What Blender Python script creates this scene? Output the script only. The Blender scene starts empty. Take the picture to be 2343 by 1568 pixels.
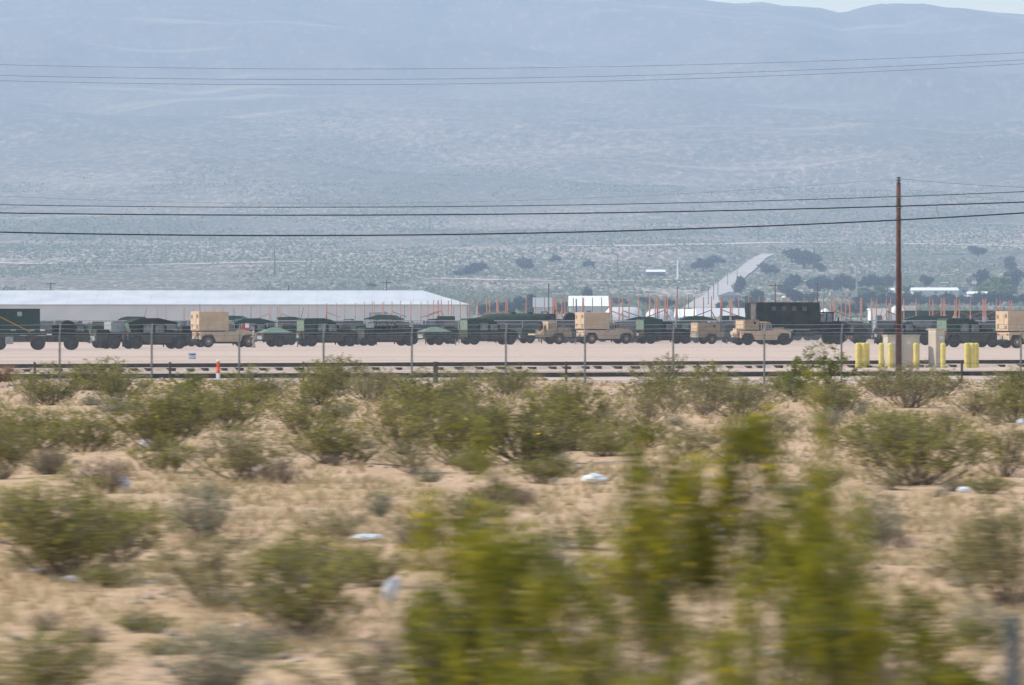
import bpy, math, random
import numpy as np
from mathutils import Vector
random.seed(7); np.random.seed(7)
S = bpy.context.scene
C = S.collection
R = math.radians
# ---------------------------------------------------------------- camera, world, sun, exposure
EYE = 2.33
FPX = 13309.0            # focal length in the units of a 2342 wide frame
cam_d = bpy.data.cameras.new('camera'); cam = bpy.data.objects.new('camera', cam_d); C.objects.link(cam)
cam.location = (0, 0, EYE); cam.rotation_euler = (R(90 - 0.2325), 0, 0)
cam_d.sensor_width = 36; cam_d.lens = 36 * FPX / 2342
cam_d.clip_start = 0.5; cam_d.clip_end = 60000
cam_d.dof.use_dof = True; cam_d.dof.focus_distance = 520
cam_d.dof.aperture_fstop = 13; cam_d.dof.aperture_ratio = 0.155
S.camera = cam
SUN_EL, SUN_AZ = 46, -90      # azimuth from +Y, negative = left of the view
w = bpy.data.worlds.new('World'); S.world = w; w.use_nodes = True
nt = w.node_tree; bg = nt.nodes['Background']
sky = nt.nodes.new('ShaderNodeTexSky'); sky.sky_type = 'NISHITA'; sky.sun_disc = False
sky.sun_elevation = R(SUN_EL); sky.sun_rotation = R(SUN_AZ)
sky.air_density = 1.6; sky.dust_density = 0.3; sky.ozone_density = 1.0
nt.links.new(sky.outputs[0], bg.inputs[0]); bg.inputs[1].default_value = 0.15
sd = bpy.data.lights.new('sun', 'SUN'); sd.energy = 4.0; sd.angle = R(0.53); sd.color = (1, 0.92, 0.80)
sun = bpy.data.objects.new('sun', sd); C.objects.link(sun)
sv = Vector((math.sin(R(SUN_AZ)) * math.cos(R(SUN_EL)), math.cos(R(SUN_AZ)) * math.cos(R(SUN_EL)), math.sin(R(SUN_EL))))
sun.rotation_euler = (-sv).to_track_quat('-Z', 'Y').to_euler()
S.view_settings.view_transform = 'Standard'; S.view_settings.look = 'None'
S.view_settings.exposure = 0.40; S.view_settings.gamma = 1; S.view_settings.use_curve_mapping = False
S.cycles.use_denoising = True
S.cycles.volume_bounces = 1
S.cycles.max_bounces = 6; S.cycles.diffuse_bounces = 3; S.cycles.transparent_max_bounces = 16
HAZE_DENSITY = 1.35e-4
HAZE_COLOR = (0.585, 0.745, 0.97)

# ---------------------------------------------------------------- noise and terrain
_rs = np.random.RandomState(11)
_LAT = _rs.rand(256, 256)
def vnoise(x, y):
    x = np.asarray(x, float); y = np.asarray(y, float)
    xi = np.floor(x).astype(int); yi = np.floor(y).astype(int)
    fx = x - xi; fy = y - yi
    fx = fx * fx * (3 - 2 * fx); fy = fy * fy * (3 - 2 * fy)
    a = _LAT[xi % 256, yi % 256]; b = _LAT[(xi + 1) % 256, yi % 256]
    c = _LAT[xi % 256, (yi + 1) % 256]; d = _LAT[(xi + 1) % 256, (yi + 1) % 256]
    return (a * (1 - fx) + b * fx) * (1 - fy) + (c * (1 - fx) + d * fx) * fy - 0.5
def fbm(x, y, o=4):
    t = 0; a = 1.0
    for k in range(o):
        t = t + a * vnoise(x * 2 ** k + 17.3 * k, y * 2 ** k + 9.1 * k); a *= 0.5
    return t
PD = np.array([-200, 1250, 1500, 2000, 2500, 3200, 4000, 5000, 6500, 8000, 9500, 10500, 13000], float)
PZ = np.array([0, 0, 1.2, 6.1, 11.7, 28.8, 59, 115, 224, 363, 523, 470, 300], float)
SKX = np.array([-2500, -600, 300, 900, 1400, 1660, 1690, 1730, 1830, 1900, 1925, 1960, 2000, 2100, 2200, 2342, 2700, 3400, 5000], float)
SKY = np.array([20, -30, -70, -60, -25, 0, 5, 1, 9, 19, 26, 13, 1, 2, 13, 27, 30, -10, 10], float)
def sm(a, b, x):
    t = np.clip((x - a) / (b - a), 0, 1); return t * t * (3 - 2 * t)
def H(x, y):
    x = np.asarray(x, float); y = np.asarray(y, float)
    z = np.interp(y, PD, PZ)
    z = z * 0.5 + 0.25 * (np.interp(y - 220, PD, PZ) + np.interp(y + 220, PD, PZ))
    xd = x / np.maximum(y, 1) * FPX + 1171
    sk = np.interp(xd, SKX, SKY)
    z = z * (1 + sm(6500, 9500, y) * (-sk + 4) / 730.0)
    m = sm(3300, 7800, y)
    warp = 500 * fbm(x / 1900., y / 2400., 2)
    rid = 1 - 2 * np.abs(fbm((x + warp) / 620., (y + 0.6 * x) / 900., 4))
    crest = 1 - 0.93 * np.exp(-((y - 9500) / 420.) ** 2)
    z = z + m * crest * (rid - 0.62) * 48 + sm(2200, 4200, y) * (1 - m) * 9 * fbm(x / 260., y / 420., 3)
    z = z + sm(9200, 9700, y) * 0
    z = z + sm(8800, 9300, y) * 5 * fbm(x / 45., y / 90., 3)
    near = 1 - sm(193, 199, y)
    z = z + near * (0.10 * fbm(x / 3.1, y / 4.0, 3) + 0.035 * fbm(x / 0.55, y / 0.7, 2))
    z = z + near * sm(178, 188, y) * (0.20 + 0.25 * fbm(x / 5., y / 9., 3))
    return z
def h1(x, y): return float(H(x, y))
def pt(xd, d, z=None):
    """point at distance d on the line of sight of column xd; on the ground unless z is given"""
    x = (xd - 1171) / FPX * d
    return Vector((x, d, h1(x, d) if z is None else z))
def dist_of(yd): return EYE * FPX / (yd - 730.0)
def gpt(xd, yd):
    """far ground point seen at (xd, yd): march along the line of sight over the terrain"""
    ds = np.arange(1250, 9500, 6.0)
    xs = (xd - 1171) / FPX * ds
    a = 730 - (H(xs, ds) - EYE) * FPX / ds
    k = np.argmax(a <= yd)
    return Vector((xs[k], ds[k], h1(xs[k], ds[k])))

# ---------------------------------------------------------------- materials
MATS = {}
def mat(name, col, rough=0.8, metal=0.0, col2=None, scale=6.0, amount=0.5, bump=0.0, detail=4, spec=0.3, island=0.0, trans=0.0):
    if name in MATS: return MATS[name]
    m = bpy.data.materials.new(name); m.use_nodes = True; n = m.node_tree.nodes; l = m.node_tree.links
    b = n['Principled BSDF']; b.inputs['Roughness'].default_value = rough; b.inputs['Metallic'].default_value = metal
    b.inputs['Specular IOR Level'].default_value = spec
    c2 = col2 if col2 else tuple(v * 0.72 for v in col)
    tc = n.new('ShaderNodeTexCoord'); no = n.new('ShaderNodeTexNoise'); no.inputs['Scale'].default_value = scale
    no.inputs['Detail'].default_value = detail
    l.new(tc.outputs['Object'], no.inputs['Vector'])
    rp = n.new('ShaderNodeValToRGB'); rp.color_ramp.elements[0].position = 0.5 - amount / 2 * 0.6; rp.color_ramp.elements[1].position = 0.5 + amount / 2 * 0.6
    rp.color_ramp.elements[0].color = (*c2, 1); rp.color_ramp.elements[1].color = (*col, 1)
    l.new(no.outputs['Fac'], rp.inputs[0])
    out = rp.outputs[0]
    if island:
        g = n.new('ShaderNodeNewGeometry'); hs = n.new('ShaderNodeHueSaturation')
        mr = n.new('ShaderNodeMapRange'); mr.inputs[3].default_value = 1 - island; mr.inputs[4].default_value = 1 + island
        l.new(g.outputs['Random Per Island'], mr.inputs[0]); l.new(mr.outputs[0], hs.inputs['Value']); l.new(out, hs.inputs['Color']); out = hs.outputs[0]
    l.new(out, b.inputs['Base Color'])
    if bump:
        bp = n.new('ShaderNodeBump'); bp.inputs['Strength'].default_value = bump; bp.inputs['Distance'].default_value = 0.02
        l.new(no.outputs['Fac'], bp.inputs['Height']); l.new(bp.outputs[0], b.inputs['Normal'])
    if trans:
        tl = n.new('ShaderNodeBsdfTranslucent'); mx = n.new('ShaderNodeMixShader'); mx.inputs[0].default_value = trans
        l.new(out, tl.inputs[0]); l.new(b.outputs[0], mx.inputs[1]); l.new(tl.outputs[0], mx.inputs[2]); l.new(mx.outputs[0], n['Material Output'].inputs['Surface'])
    MATS[name] = m; return m
def camo(name, a, b_, c, scale=1.1):
    m = mat(name, a, 0.75)
    n = m.node_tree.nodes; l = m.node_tree.links
    rp = [x for x in n if x.bl_idname == 'ShaderNodeValToRGB'][0]; no = [x for x in n if x.bl_idname == 'ShaderNodeTexNoise'][0]
    no.inputs['Scale'].default_value = scale; no.inputs['Detail'].default_value = 2
    r = rp.color_ramp; r.interpolation = 'CONSTANT'
    r.elements[0].position = 0; r.elements[0].color = (*a, 1); r.elements[1].position = 0.47; r.elements[1].color = (*b_, 1)
    e = r.elements.new(0.58); e.color = (*c, 1)
    return m
M = dict(
 camo=camo('camouflage paint', (0.020, 0.023, 0.017), (0.036, 0.046, 0.028), (0.042, 0.032, 0.024)),
 camod=camo('dark camouflage paint', (0.007, 0.009, 0.010), (0.016, 0.026, 0.012), (0.034, 0.020, 0.014), 0.9),
 tan=mat('desert tan paint', (0.52, 0.38, 0.26), 0.75, col2=(0.45, 0.32, 0.215), scale=2),
 tand=mat('worn tan paint', (0.33, 0.24, 0.145), 0.75, col2=(0.22, 0.165, 0.10), scale=3),
 green=mat('green canvas', (0.038, 0.062, 0.040), 0.9, col2=(0.022, 0.036, 0.025), scale=3, bump=0.3),
 pale=mat('faded and sunlit green canvas', (0.17, 0.225, 0.165), 0.9, col2=(0.11, 0.15, 0.11), scale=3, bump=0.3),  # pale trailer covers; also paints sunlight on vehicle tails and container doors
 dgreen=mat('dark green paint', (0.022, 0.05, 0.034), 0.6, col2=(0.015, 0.034, 0.026), scale=1.5),
 rubber=mat('tyre rubber', (0.012, 0.012, 0.012), 0.9, col2=(0.028, 0.024, 0.021)),
 dark=mat('black underframe', (0.010, 0.010, 0.010), 0.8),
 glass=mat('dirty vehicle glass', (0.09, 0.11, 0.13), 0.15, col2=(0.05, 0.06, 0.07), spec=0.6),
 window=mat('clear plastic window', (0.16, 0.18, 0.20), 0.3, col2=(0.07, 0.08, 0.09), scale=3, spec=0.5),
 white=mat('white paint', (0.78, 0.78, 0.76), 0.6, col2=(0.68, 0.68, 0.67)),
 red=mat('red paint', (0.5, 0.03, 0.03), 0.6), amber=mat('amber lens', (0.6, 0.16, 0.04), 0.3), rlens=mat('red lens', (0.35, 0.02, 0.02), 0.3),
 steel=mat('galvanised steel', (0.36, 0.37, 0.38), 0.55, 0.3, col2=(0.25, 0.26, 0.27), scale=20),
 gpost=mat('dull weathered post', (0.25, 0.24, 0.235), 0.8, 0.1, col2=(0.15, 0.145, 0.14), scale=14),
 wire=mat('weathered wire', (0.20, 0.20, 0.21), 0.6, 0.2),
 dsteel=mat('rusty dark steel', (0.055, 0.042, 0.036), 0.85, 0.1, col2=(0.03, 0.026, 0.026), scale=3),
 tie=mat('creosoted tie wood', (0.035, 0.025, 0.02), 0.95, col2=(0.02, 0.016, 0.014)),
 orange=mat('faded orange paint', (0.55, 0.25, 0.175), 0.8, col2=(0.40, 0.19, 0.14), scale=3),
 brace=mat('red brown paint', (0.30, 0.09, 0.06), 0.8),
 vor=mat('bright orange plastic', (0.80, 0.10, 0.02), 0.5, col2=(0.7, 0.08, 0.02)),
 yellow=mat('yellow bollard paint', (0.78, 0.64, 0.15), 0.7, col2=(0.52, 0.42, 0.14), scale=5, detail=6, amount=.8),
 beige=mat('beige cabinet paint', (0.55, 0.47, 0.38), 0.65, col2=(0.47, 0.40, 0.33), scale=2),
 conc=mat('concrete', (0.42, 0.39, 0.35), 0.95),
 pole=mat('red brown pole wood', (0.120, 0.050, 0.034), 0.9, col2=(0.065, 0.030, 0.024), scale=5, bump=0.4),
 wood=mat('grey brown pole wood', (0.09, 0.06, 0.05), 0.9),
 black=mat('black cable', (0.012, 0.012, 0.014), 0.6),
 cable=mat('weathered bare wire', (0.13, 0.10, 0.09), 0.6),
 roofw=mat('white metal roof', (0.54, 0.54, 0.55), 0.6, col2=(0.45, 0.455, 0.47), scale=0.15, detail=6),
 wallw=mat('off white sheet wall', (0.74, 0.64, 0.59), 0.8, col2=(0.66, 0.58, 0.535), scale=0.3),
 offw=mat('off white wall', (0.62, 0.60, 0.57), 0.8), groof=mat('blue grey shingle roof', (0.12, 0.14, 0.17), 0.9),
 twall=mat('sand coloured wall', (0.52, 0.42, 0.32), 0.9), silver=mat('aluminium tank', (0.66, 0.65, 0.64), 0.45, 0.2),
 grey=mat('grey paint', (0.12, 0.115, 0.105), 0.7, col2=(0.065, 0.06, 0.055), scale=2),
 ltgrey=mat('light grey paint', (0.33, 0.34, 0.34), 0.7),
 strap=mat('yellow webbing', (0.42, 0.24, 0.06), 0.8),
 sign=mat('white sign panel', (0.62, 0.68, 0.78), 0.5), signink=mat('dark blue sign print', (0.03, 0.05, 0.12), 0.6),
 bag=mat('white plastic bag', (0.82, 0.83, 0.84), 0.35, col2=(0.68, 0.70, 0.73), scale=9, bump=0.5),
 bluep=mat('pale blue plastic', (0.45, 0.6, 0.72), 0.4), paper=mat('grey white paper', (0.66, 0.64, 0.66), 0.8, col2=(0.5, 0.49, 0.52)),
 carton=mat('brown carton', (0.32, 0.16, 0.10), 0.9),
 skin=mat('skin', (0.42, 0.25, 0.18), 0.6), uni=camo('pale camouflage uniform', (0.30, 0.27, 0.21), (0.38, 0.34, 0.27), (0.22, 0.20, 0.16), 9),
 stone=mat('pale stones', (0.42, 0.33, 0.26), 0.95, col2=(0.28, 0.20, 0.15), island=0.3),
 leafc=mat('creosote leaves', (0.300, 0.270, 0.055), 0.7, col2=(0.170, 0.170, 0.045), scale=2.2, island=0.35, trans=.45),
 leafc2=mat('dusty olive leaves', (0.31, 0.275, 0.105), 0.75, col2=(0.20, 0.18, 0.075), scale=2.2, island=0.35, trans=.3),
 leafb=mat('fresh green leaves', (0.22, 0.235, 0.036), 0.65, col2=(0.13, 0.155, 0.03), scale=2.2, island=0.35, trans=.45),
 leafy=mat('yellow green leaves', (0.34, 0.31, 0.016), 0.6, col2=(0.055, 0.085, 0.010), scale=3.2, amount=0.5, island=0.4, trans=.45),
 flower=mat('yellow petals', (0.70, 0.52, 0.02), 0.6, island=0.2),
 sage=mat('pale sage leaves', (0.33, 0.32, 0.22), 0.8, col2=(0.22, 0.215, 0.14), scale=3, island=0.3),
 dry=mat('dry brown twigs', (0.27, 0.195, 0.145), 0.9, col2=(0.17, 0.12, 0.095), scale=3, island=0.3),
 weed=mat('tumbleweed straw', (0.50, 0.27, 0.13), 0.9, col2=(0.36, 0.19, 0.10), scale=3, island=0.25),
 stem=mat('grey bark', (0.20, 0.155, 0.12), 0.9), straw=mat('dry grass', (0.56, 0.41, 0.25), 0.9, col2=(0.40, 0.32, 0.17), scale=0.6, island=0.3),
 treed=mat('dark tree leaves', (0.045, 0.075, 0.062), 0.8, col2=(0.028, 0.046, 0.042), scale=0.5, island=0.3),
 treel=mat('light green tree leaves', (0.17, 0.25, 0.055), 0.8, col2=(0.12, 0.18, 0.05), scale=0.5, island=0.3, trans=.3),
 scrub=mat('far scrub leaves', (0.10, 0.115, 0.065), 0.9, island=0.5),
)
# ground
def ground_material():
    m = bpy.data.materials.new('desert ground'); m.use_nodes = True; n = m.node_tree.nodes; l = m.node_tree.links
    b = n['Principled BSDF']; b.inputs['Roughness'].default_value = 0.95; b.inputs['Specular IOR Level'].default_value = 0.1
    geo = n.new('ShaderNodeNewGeometry'); sep = n.new('ShaderNodeSeparateXYZ'); l.new(geo.outputs['Position'], sep.inputs[0])
    def vec(sx, sy):
        v = n.new('ShaderNodeVectorMath'); v.operation = 'MULTIPLY'; v.inputs[1].default_value = (sx, sy, 0); l.new(geo.outputs['Position'], v.inputs[0]); return v.outputs[0]
    def noise(v, detail=5, rough=0.6):
        t = n.new('ShaderNodeTexNoise'); t.inputs['Scale'].default_value = 1; t.inputs['Detail'].default_value = detail; t.inputs['Roughness'].default_value = rough
        l.new(v, t.inputs['Vector']); return t.outputs['Fac']
    def ramp(f, stops):
        r = n.new('ShaderNodeValToRGB'); e = r.color_ramp.elements
        while len(e) < len(stops): e.new(0.5)
        for k, (p, c) in enumerate(stops): e[k].position = p; e[k].color = (*c, 1) if len(c) == 3 else c
        l.new(f, r.inputs[0]); return r.outputs[0]
    def mix(f, a, c, typ='MIX'):
        x = n.new('ShaderNodeMix'); x.data_type = 'RGBA'; x.blend_type = typ
        if isinstance(f, float): x.inputs[0].default_value = f
        else: l.new(f, x.inputs[0])
        for s, v in ((x.inputs[6], a), (x.inputs[7], c)):
            if isinstance(v, tuple): s.default_value = (*v, 1)
            else: l.new(v, s)
        return x.outputs[2]
    def step(a, c, src=None, wob=0.0):
        mr = n.new('ShaderNodeMapRange'); mr.inputs[1].default_value = a; mr.inputs[2].default_value = c; mr.clamp = True
        l.new(src if src else sep.outputs[1], mr.inputs[0]); return mr.outputs[0]
    # near desert: sand, dry grass litter, gravel
    near = ramp(noise(vec(0.9, 0.35), 8, 0.7), [(0.26, (0.36, 0.25, 0.165)), (0.42, (0.50, 0.35, 0.24)), (0.56, (0.58, 0.415, 0.30)), (0.72, (0.66, 0.485, 0.37))])
    grass = ramp(noise(vec(0.23, 0.12), 4, 0.6), [(0.45, (0, 0, 0)), (0.62, (1, 1, 1))])
    sp = ramp(noise(vec(9, 3), 3, 0.7), [(0.40, (0.35, 0.35, 0.35)), (0.62, (1.0, 1.0, 1.0))])
    near = mix(0.3, near, sp, 'MULTIPLY')
    near = mix(ramp(noise(vec(2.6, 1.2), 5, 0.7), [(0.50, (0, 0, 0)), (0.60, (0.6, 0.6, 0.6))]), near, (0.43, 0.33, 0.19))
    near2 = mix(grass, near, (0.47, 0.345, 0.215)); near = mix(0.7, near, near2)
    near = mix(1.0, near, (0.95, 0.89, 0.81), 'MULTIPLY')
    # yard: pale graded dirt with faint grey bands
    yard = ramp(noise(vec(0.03, 0.055), 6, 0.65), [(0.32, (0.47, 0.35, 0.285)), (0.62, (0.60, 0.45, 0.36))])
    yard = mix(0.35, yard, ramp(noise(vec(1.5, 0.25), 4, 0.7), [(0.3, (0.7, 0.7, 0.7)), (0.7, (1, 1, 1))]), 'MULTIPLY')
    yard = mix(ramp(noise(vec(0.015, 0.07), 3, 0.5), [(0.56, (0, 0, 0)), (0.68, (0.5, 0.5, 0.5))]), yard, (0.40, 0.345, 0.32))
    col = mix(step(196, 214), near, yard)
    # bajada: scrub seen at a grazing angle
    scn = noise(vec(0.30, 0.024), 5, 0.75); scf = noise(vec(0.10, 0.030), 6, 0.8)
    mm = n.new('ShaderNodeMix'); mm.data_type = 'FLOAT'; l.new(step(3600, 5600), mm.inputs[0]); l.new(scn, mm.inputs[2]); l.new(scf, mm.inputs[3]); sc = mm.outputs[0]
    big = noise(vec(0.0032, 0.0011), 4, 0.6)
    th = n.new('ShaderNodeMath'); th.operation = 'MULTIPLY_ADD'; th.inputs[1].default_value = 0.40; l.new(big, th.inputs[0]); l.new(sc, th.inputs[2])
    hill = ramp(th.outputs[0], [(0.55, (0.085, 0.09, 0.07)), (0.70, (0.145, 0.135, 0.105)), (0.78, (0.36, 0.285, 0.23)), (0.90, (0.56, 0.44, 0.36))])
    rock = ramp(noise(vec(0.012, 0.004), 6, 0.7), [(0.34, (0.095, 0.085, 0.075)), (0.68, (0.17, 0.135, 0.115))])
    rock = mix(ramp(noise(vec(0.075, 0.020), 4, 0.7), [(0.54, (0, 0, 0)), (0.68, (0.55, 0.55, 0.55))]), rock, (0.40, 0.30, 0.25))
    hill = mix(ramp(step(3800, 8200), [(0, (0, 0, 0)), (1, (0.92, 0.92, 0.92))]), hill, rock)
    tr = ramp(noise(vec(0.0012, 0.011), 4, 0.6), [(0.60, (0, 0, 0)), (0.66, (0.65, 0.65, 0.65))])
    hill = mix(tr, hill, (0.34, 0.27, 0.21))
    col = mix(step(1150, 1400), col, hill)
    l.new(col, b.inputs['Base Color'])
    bp = n.new('ShaderNodeBump'); bp.inputs['Strength'].default_value = 0.5; bp.inputs['Distance'].default_value = 0.03
    l.new(noise(vec(6, 4), 5, 0.7), bp.inputs['Height']); l.new(bp.outputs[0], b.inputs['Normal'])
    return m

# ---------------------------------------------------------------- mesh helpers
class G:
    def __init__(s): s.v = []; s.f = []
    def add(s, vs, fs):
        k = len(s.v); s.v += [tuple(v) for v in vs]; s.f += [tuple(i + k for i in f) for f in fs]; return s
    def box(s, x0, x1, y0, y1, z0, z1):
        return s.add([(x0, y0, z0), (x1, y0, z0), (x1, y1, z0), (x0, y1, z0), (x0, y0, z1), (x1, y0, z1), (x1, y1, z1), (x0, y1, z1)],
                     [(3, 2, 1, 0), (4, 5, 6, 7), (0, 1, 5, 4), (1, 2, 6, 5), (2, 3, 7, 6), (3, 0, 4, 7)])
    def prism(s, prof, y0, y1, top_in=0.0):
        n = len(prof); zs = [p[1] for p in prof]; zm, zM = min(zs), max(zs)
        def yy(y, z, sg): return y + sg * top_in * (z - zm) / max(zM - zm, 1e-6)
        vs = [(x, yy(y0, z, 1), z) for x, z in prof] + [(x, yy(y1, z, -1), z) for x, z in prof]
        a = sum(prof[i][0] * prof[(i + 1) % n][1] - prof[(i + 1) % n][0] * prof[i][1] for i in range(n))
        fs = [tuple(range(n)), tuple(range(2 * n - 1, n - 1, -1))] + [(i + n, (i + 1) % n + n, (i + 1) % n, i) for i in range(n)]
        if a < 0: fs = [tuple(reversed(f)) for f in fs]
        return s.add(vs, fs)
    def tube(s, pts, r, n=6, r1=None, cap=True):
        pts = [Vector(p) for p in pts]; vs = []; fs = []; m = len(pts)
        for i, p in enumerate(pts):
            t = (pts[min(i + 1, m - 1)] - pts[max(i - 1, 0)]).normalized()
            u = t.cross(Vector((0, 0, 1)) if abs(t.z) < 0.9 else Vector((0, 1, 0))).normalized(); q = t.cross(u)
            rr = r if r1 is None else r + (r1 - r) * i / (m - 1)
            vs += [p + (u * math.cos(2 * math.pi * k / n) + q * math.sin(2 * math.pi * k / n)) * rr for k in range(n)]
        for i in range(m - 1):
            fs += [(i * n + k, i * n + (k + 1) % n, (i + 1) * n + (k + 1) % n, (i + 1) * n + k) for k in range(n)]
        if cap: fs += [tuple(reversed(range(n))), tuple(range((m - 1) * n, m * n))]
        return s.add(vs, fs)
    def lathe(s, prof, n=16, c=(0, 0, 0), axis='z'):
        vs = []; fs = []; m = len(prof)
        for r, h in prof:
            for k in range(n):
                a = 2 * math.pi * k / n; u, v = r * math.cos(a), r * math.sin(a)
                p = (u, v, h) if axis == 'z' else ((u, h, v) if axis == 'y' else (h, u, v))
                vs.append((p[0] + c[0], p[1] + c[1], p[2] + c[2]))
        for i in range(m - 1):
            fs += [(i * n + k, i * n + (k + 1) % n, (i + 1) * n + (k + 1) % n, (i + 1) * n + k) for k in range(n)]
        fs += [tuple(reversed(range(n))), tuple(range((m - 1) * n, m * n))]
        return s.add(vs, fs)
    def obj(s, name, m, parent=None, smooth=False, recalc=False):
        me = bpy.data.meshes.new(name); me.from_pydata(s.v, [], s.f); me.materials.append(m)
        if smooth: me.polygons.foreach_set('use_smooth', [True] * len(me.polygons))
        me.update()
        o = bpy.data.objects.new(name, me); C.objects.link(o); o.parent = parent
        return o
def npmesh(name, verts, faces, m, parent=None, mats=None, midx=None, smooth=False):
    """verts (n,3), faces (m,k) arrays"""
    me = bpy.data.meshes.new(name); k = faces.shape[1]
    me.vertices.add(len(verts)); me.vertices.foreach_set('co', np.ascontiguousarray(verts, np.float32).ravel())
    me.loops.add(faces.size); me.loops.foreach_set('vertex_index', np.ascontiguousarray(faces, np.int32).ravel())
    me.polygons.add(len(faces)); me.polygons.foreach_set('loop_start', np.arange(0, faces.size, k, dtype=np.int32))
    try: me.polygons.foreach_set('loop_total', np.full(len(faces), k, np.int32))
    except Exception: pass
    for q in (mats or [m]): me.materials.append(q)
    if midx is not None: me.polygons.foreach_set('material_index', np.ascontiguousarray(midx, np.int32))
    if smooth: me.polygons.foreach_set('use_smooth', np.ones(len(faces), bool))
    me.update(calc_edges=True)
    o = bpy.data.objects.new(name, me); C.objects.link(o); o.parent = parent
    return o
def tag(o, label=None, cat=None, group=None, kind=None):
    if label: o['label'] = label
    if cat: o['category'] = cat
    if group: o['group'] = group
    if kind: o['kind'] = kind
    return o
def thing(name, label, cat, loc=(0, 0, 0), rz=0, group=None):
    o = bpy.data.objects.new(name, None); C.objects.link(o); o.location = loc; o.rotation_euler = (0, 0, rz)
    o.empty_display_size = 0.2
    return tag(o, label, cat, group)
def kids(o): return [c for c in C.objects if c.parent == o]
def copy_tree(o, loc, rz=None, sc=None, label=None):
    def rec(a, par):
        c = a.copy(); C.objects.link(c); c.parent = par
        for ch in CH.get(a.name, []): rec(ch, c)
        return c
    global CH
    CH = {}
    for q in list(o.children_recursive): CH.setdefault(q.parent.name, []).append(q)
    r = rec(o, None); r.location = loc
    if rz is not None: r.rotation_euler = (0, 0, rz)
    if sc is not None: r.scale = sc
    if label: r['label'] = label
    return r

# ---------------------------------------------------------------- ground sheet
def build_ground():
    ys = [-120, -60, -20, 0, 8]
    y = 12.0
    while y < 260: ys.append(y); y *= 1.0048
    while y < 1200: ys.append(y); y *= 1.02
    while y < 11200: ys.append(y); y *= 1.0055
    ys = np.array(ys); nc = 281
    u = np.linspace(-1, 1, nc); u = np.sign(u) * (0.45 * np.abs(u) + 0.55 * np.abs(u) ** 3)
    X = u[None, :] * (np.maximum(ys, 0)[:, None] * 0.42 + 25); Y = np.repeat(ys[:, None], nc, 1)
    Z = H(X, Y)
    V = np.stack([X, Y, Z], -1).reshape(-1, 3)
    i = np.arange(len(ys) - 1)[:, None] * nc + np.arange(nc - 1)[None, :]
    F = np.stack([i, i + 1, i + 1 + nc, i + nc], -1).reshape(-1, 4)
    o = npmesh('ground', V, F, ground_material(), smooth=True)
    tag(o, kind='structure')
build_ground()

def ribbon(name, pts, widths, m, lift, n=80):
    """a draped sheet along pts (x, y)"""
    pts = np.array(pts, float); s = np.linspace(0, len(pts) - 1, n); k = np.arange(len(pts))
    cx = np.interp(s, k, pts[:, 0]); cy = np.interp(s, k, pts[:, 1]); wd = np.interp(s, k, widths)
    dx = np.gradient(cx); dy = np.gradient(cy); L = np.hypot(dx, dy); nx, ny = -dy / L, dx / L
    vs = []; m_ = 7
    for t in np.linspace(-0.5, 0.5, m_):
        x = cx + nx * wd * t; y = cy + ny * wd * t
        vs.append(np.stack([x, y, H(x, y) + lift], -1))
    V = np.stack(vs, 1).reshape(-1, 3)
    i = np.arange(n - 1)[:, None] * m_ + np.arange(m_ - 1)[None, :]
    F = np.stack([i, i + m_, i + m_ + 1, i + 1], -1).reshape(-1, 4)
    o = npmesh(name, V, F, m); tag(o, kind='structure'); return o
road_m = mat('worn pale road', (0.45, 0.395, 0.35), 0.9, col2=(0.34, 0.30, 0.27), scale=0.05, detail=6)
access_m = mat('dusty gravel road', (0.47, 0.42, 0.39), 0.95, col2=(0.36, 0.32, 0.29), scale=0.5, detail=6)
rp_ = [gpt(*q) for q in ((1598, 708), (1622, 690), (1655, 660), (1690, 630), (1720, 606), (1738, 592), (1760, 583))]
ribbon('road', [(p.x, p.y) for p in rp_], [11, 12, 11, 10, 9, 8, 8], road_m, 0.5, 160)
for k, (y0, x0, x1) in enumerate(((560, 1300, 2400), (603, -40, 800), (640, 1000, 1600), (648, 1760, 2400))):
    a = [gpt(x, y0 + 4 * math.sin(x / 170.)) for x in np.linspace(x0, x1, 12)]
    ribbon('dirt_track', [(p.x, p.y) for p in a], [16] * 12, mat('pale track dirt', (0.56, 0.45, 0.35), 0.95, scale=0.05), 0.3, 120)
ribbon('access_road', [(-40, 196.5), (-12, 200), (0, 203), (30, 208)], [5, 6, 6, 5], access_m, 0.012, 120)

# ---------------------------------------------------------------- haze
hz = G().box(-7000, 7000, -300, 11400, -1.5, 760).obj('haze', mat('air', (1, 1, 1)))
hm = bpy.data.materials.new('haze air'); hm.use_nodes = True; hn = hm.node_tree.nodes
hn.remove(hn['Principled BSDF']); pv = hn.new('ShaderNodeVolumePrincipled')
pv.inputs['Color'].default_value = (*HAZE_COLOR, 1); pv.inputs['Density'].default_value = HAZE_DENSITY; pv.inputs['Anisotropy'].default_value = 0.0
hm.node_tree.links.new(pv.outputs[0], hn['Material Output'].inputs['Volume'])
hz.data.materials[0] = hm; tag(hz, kind='stuff')

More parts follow.
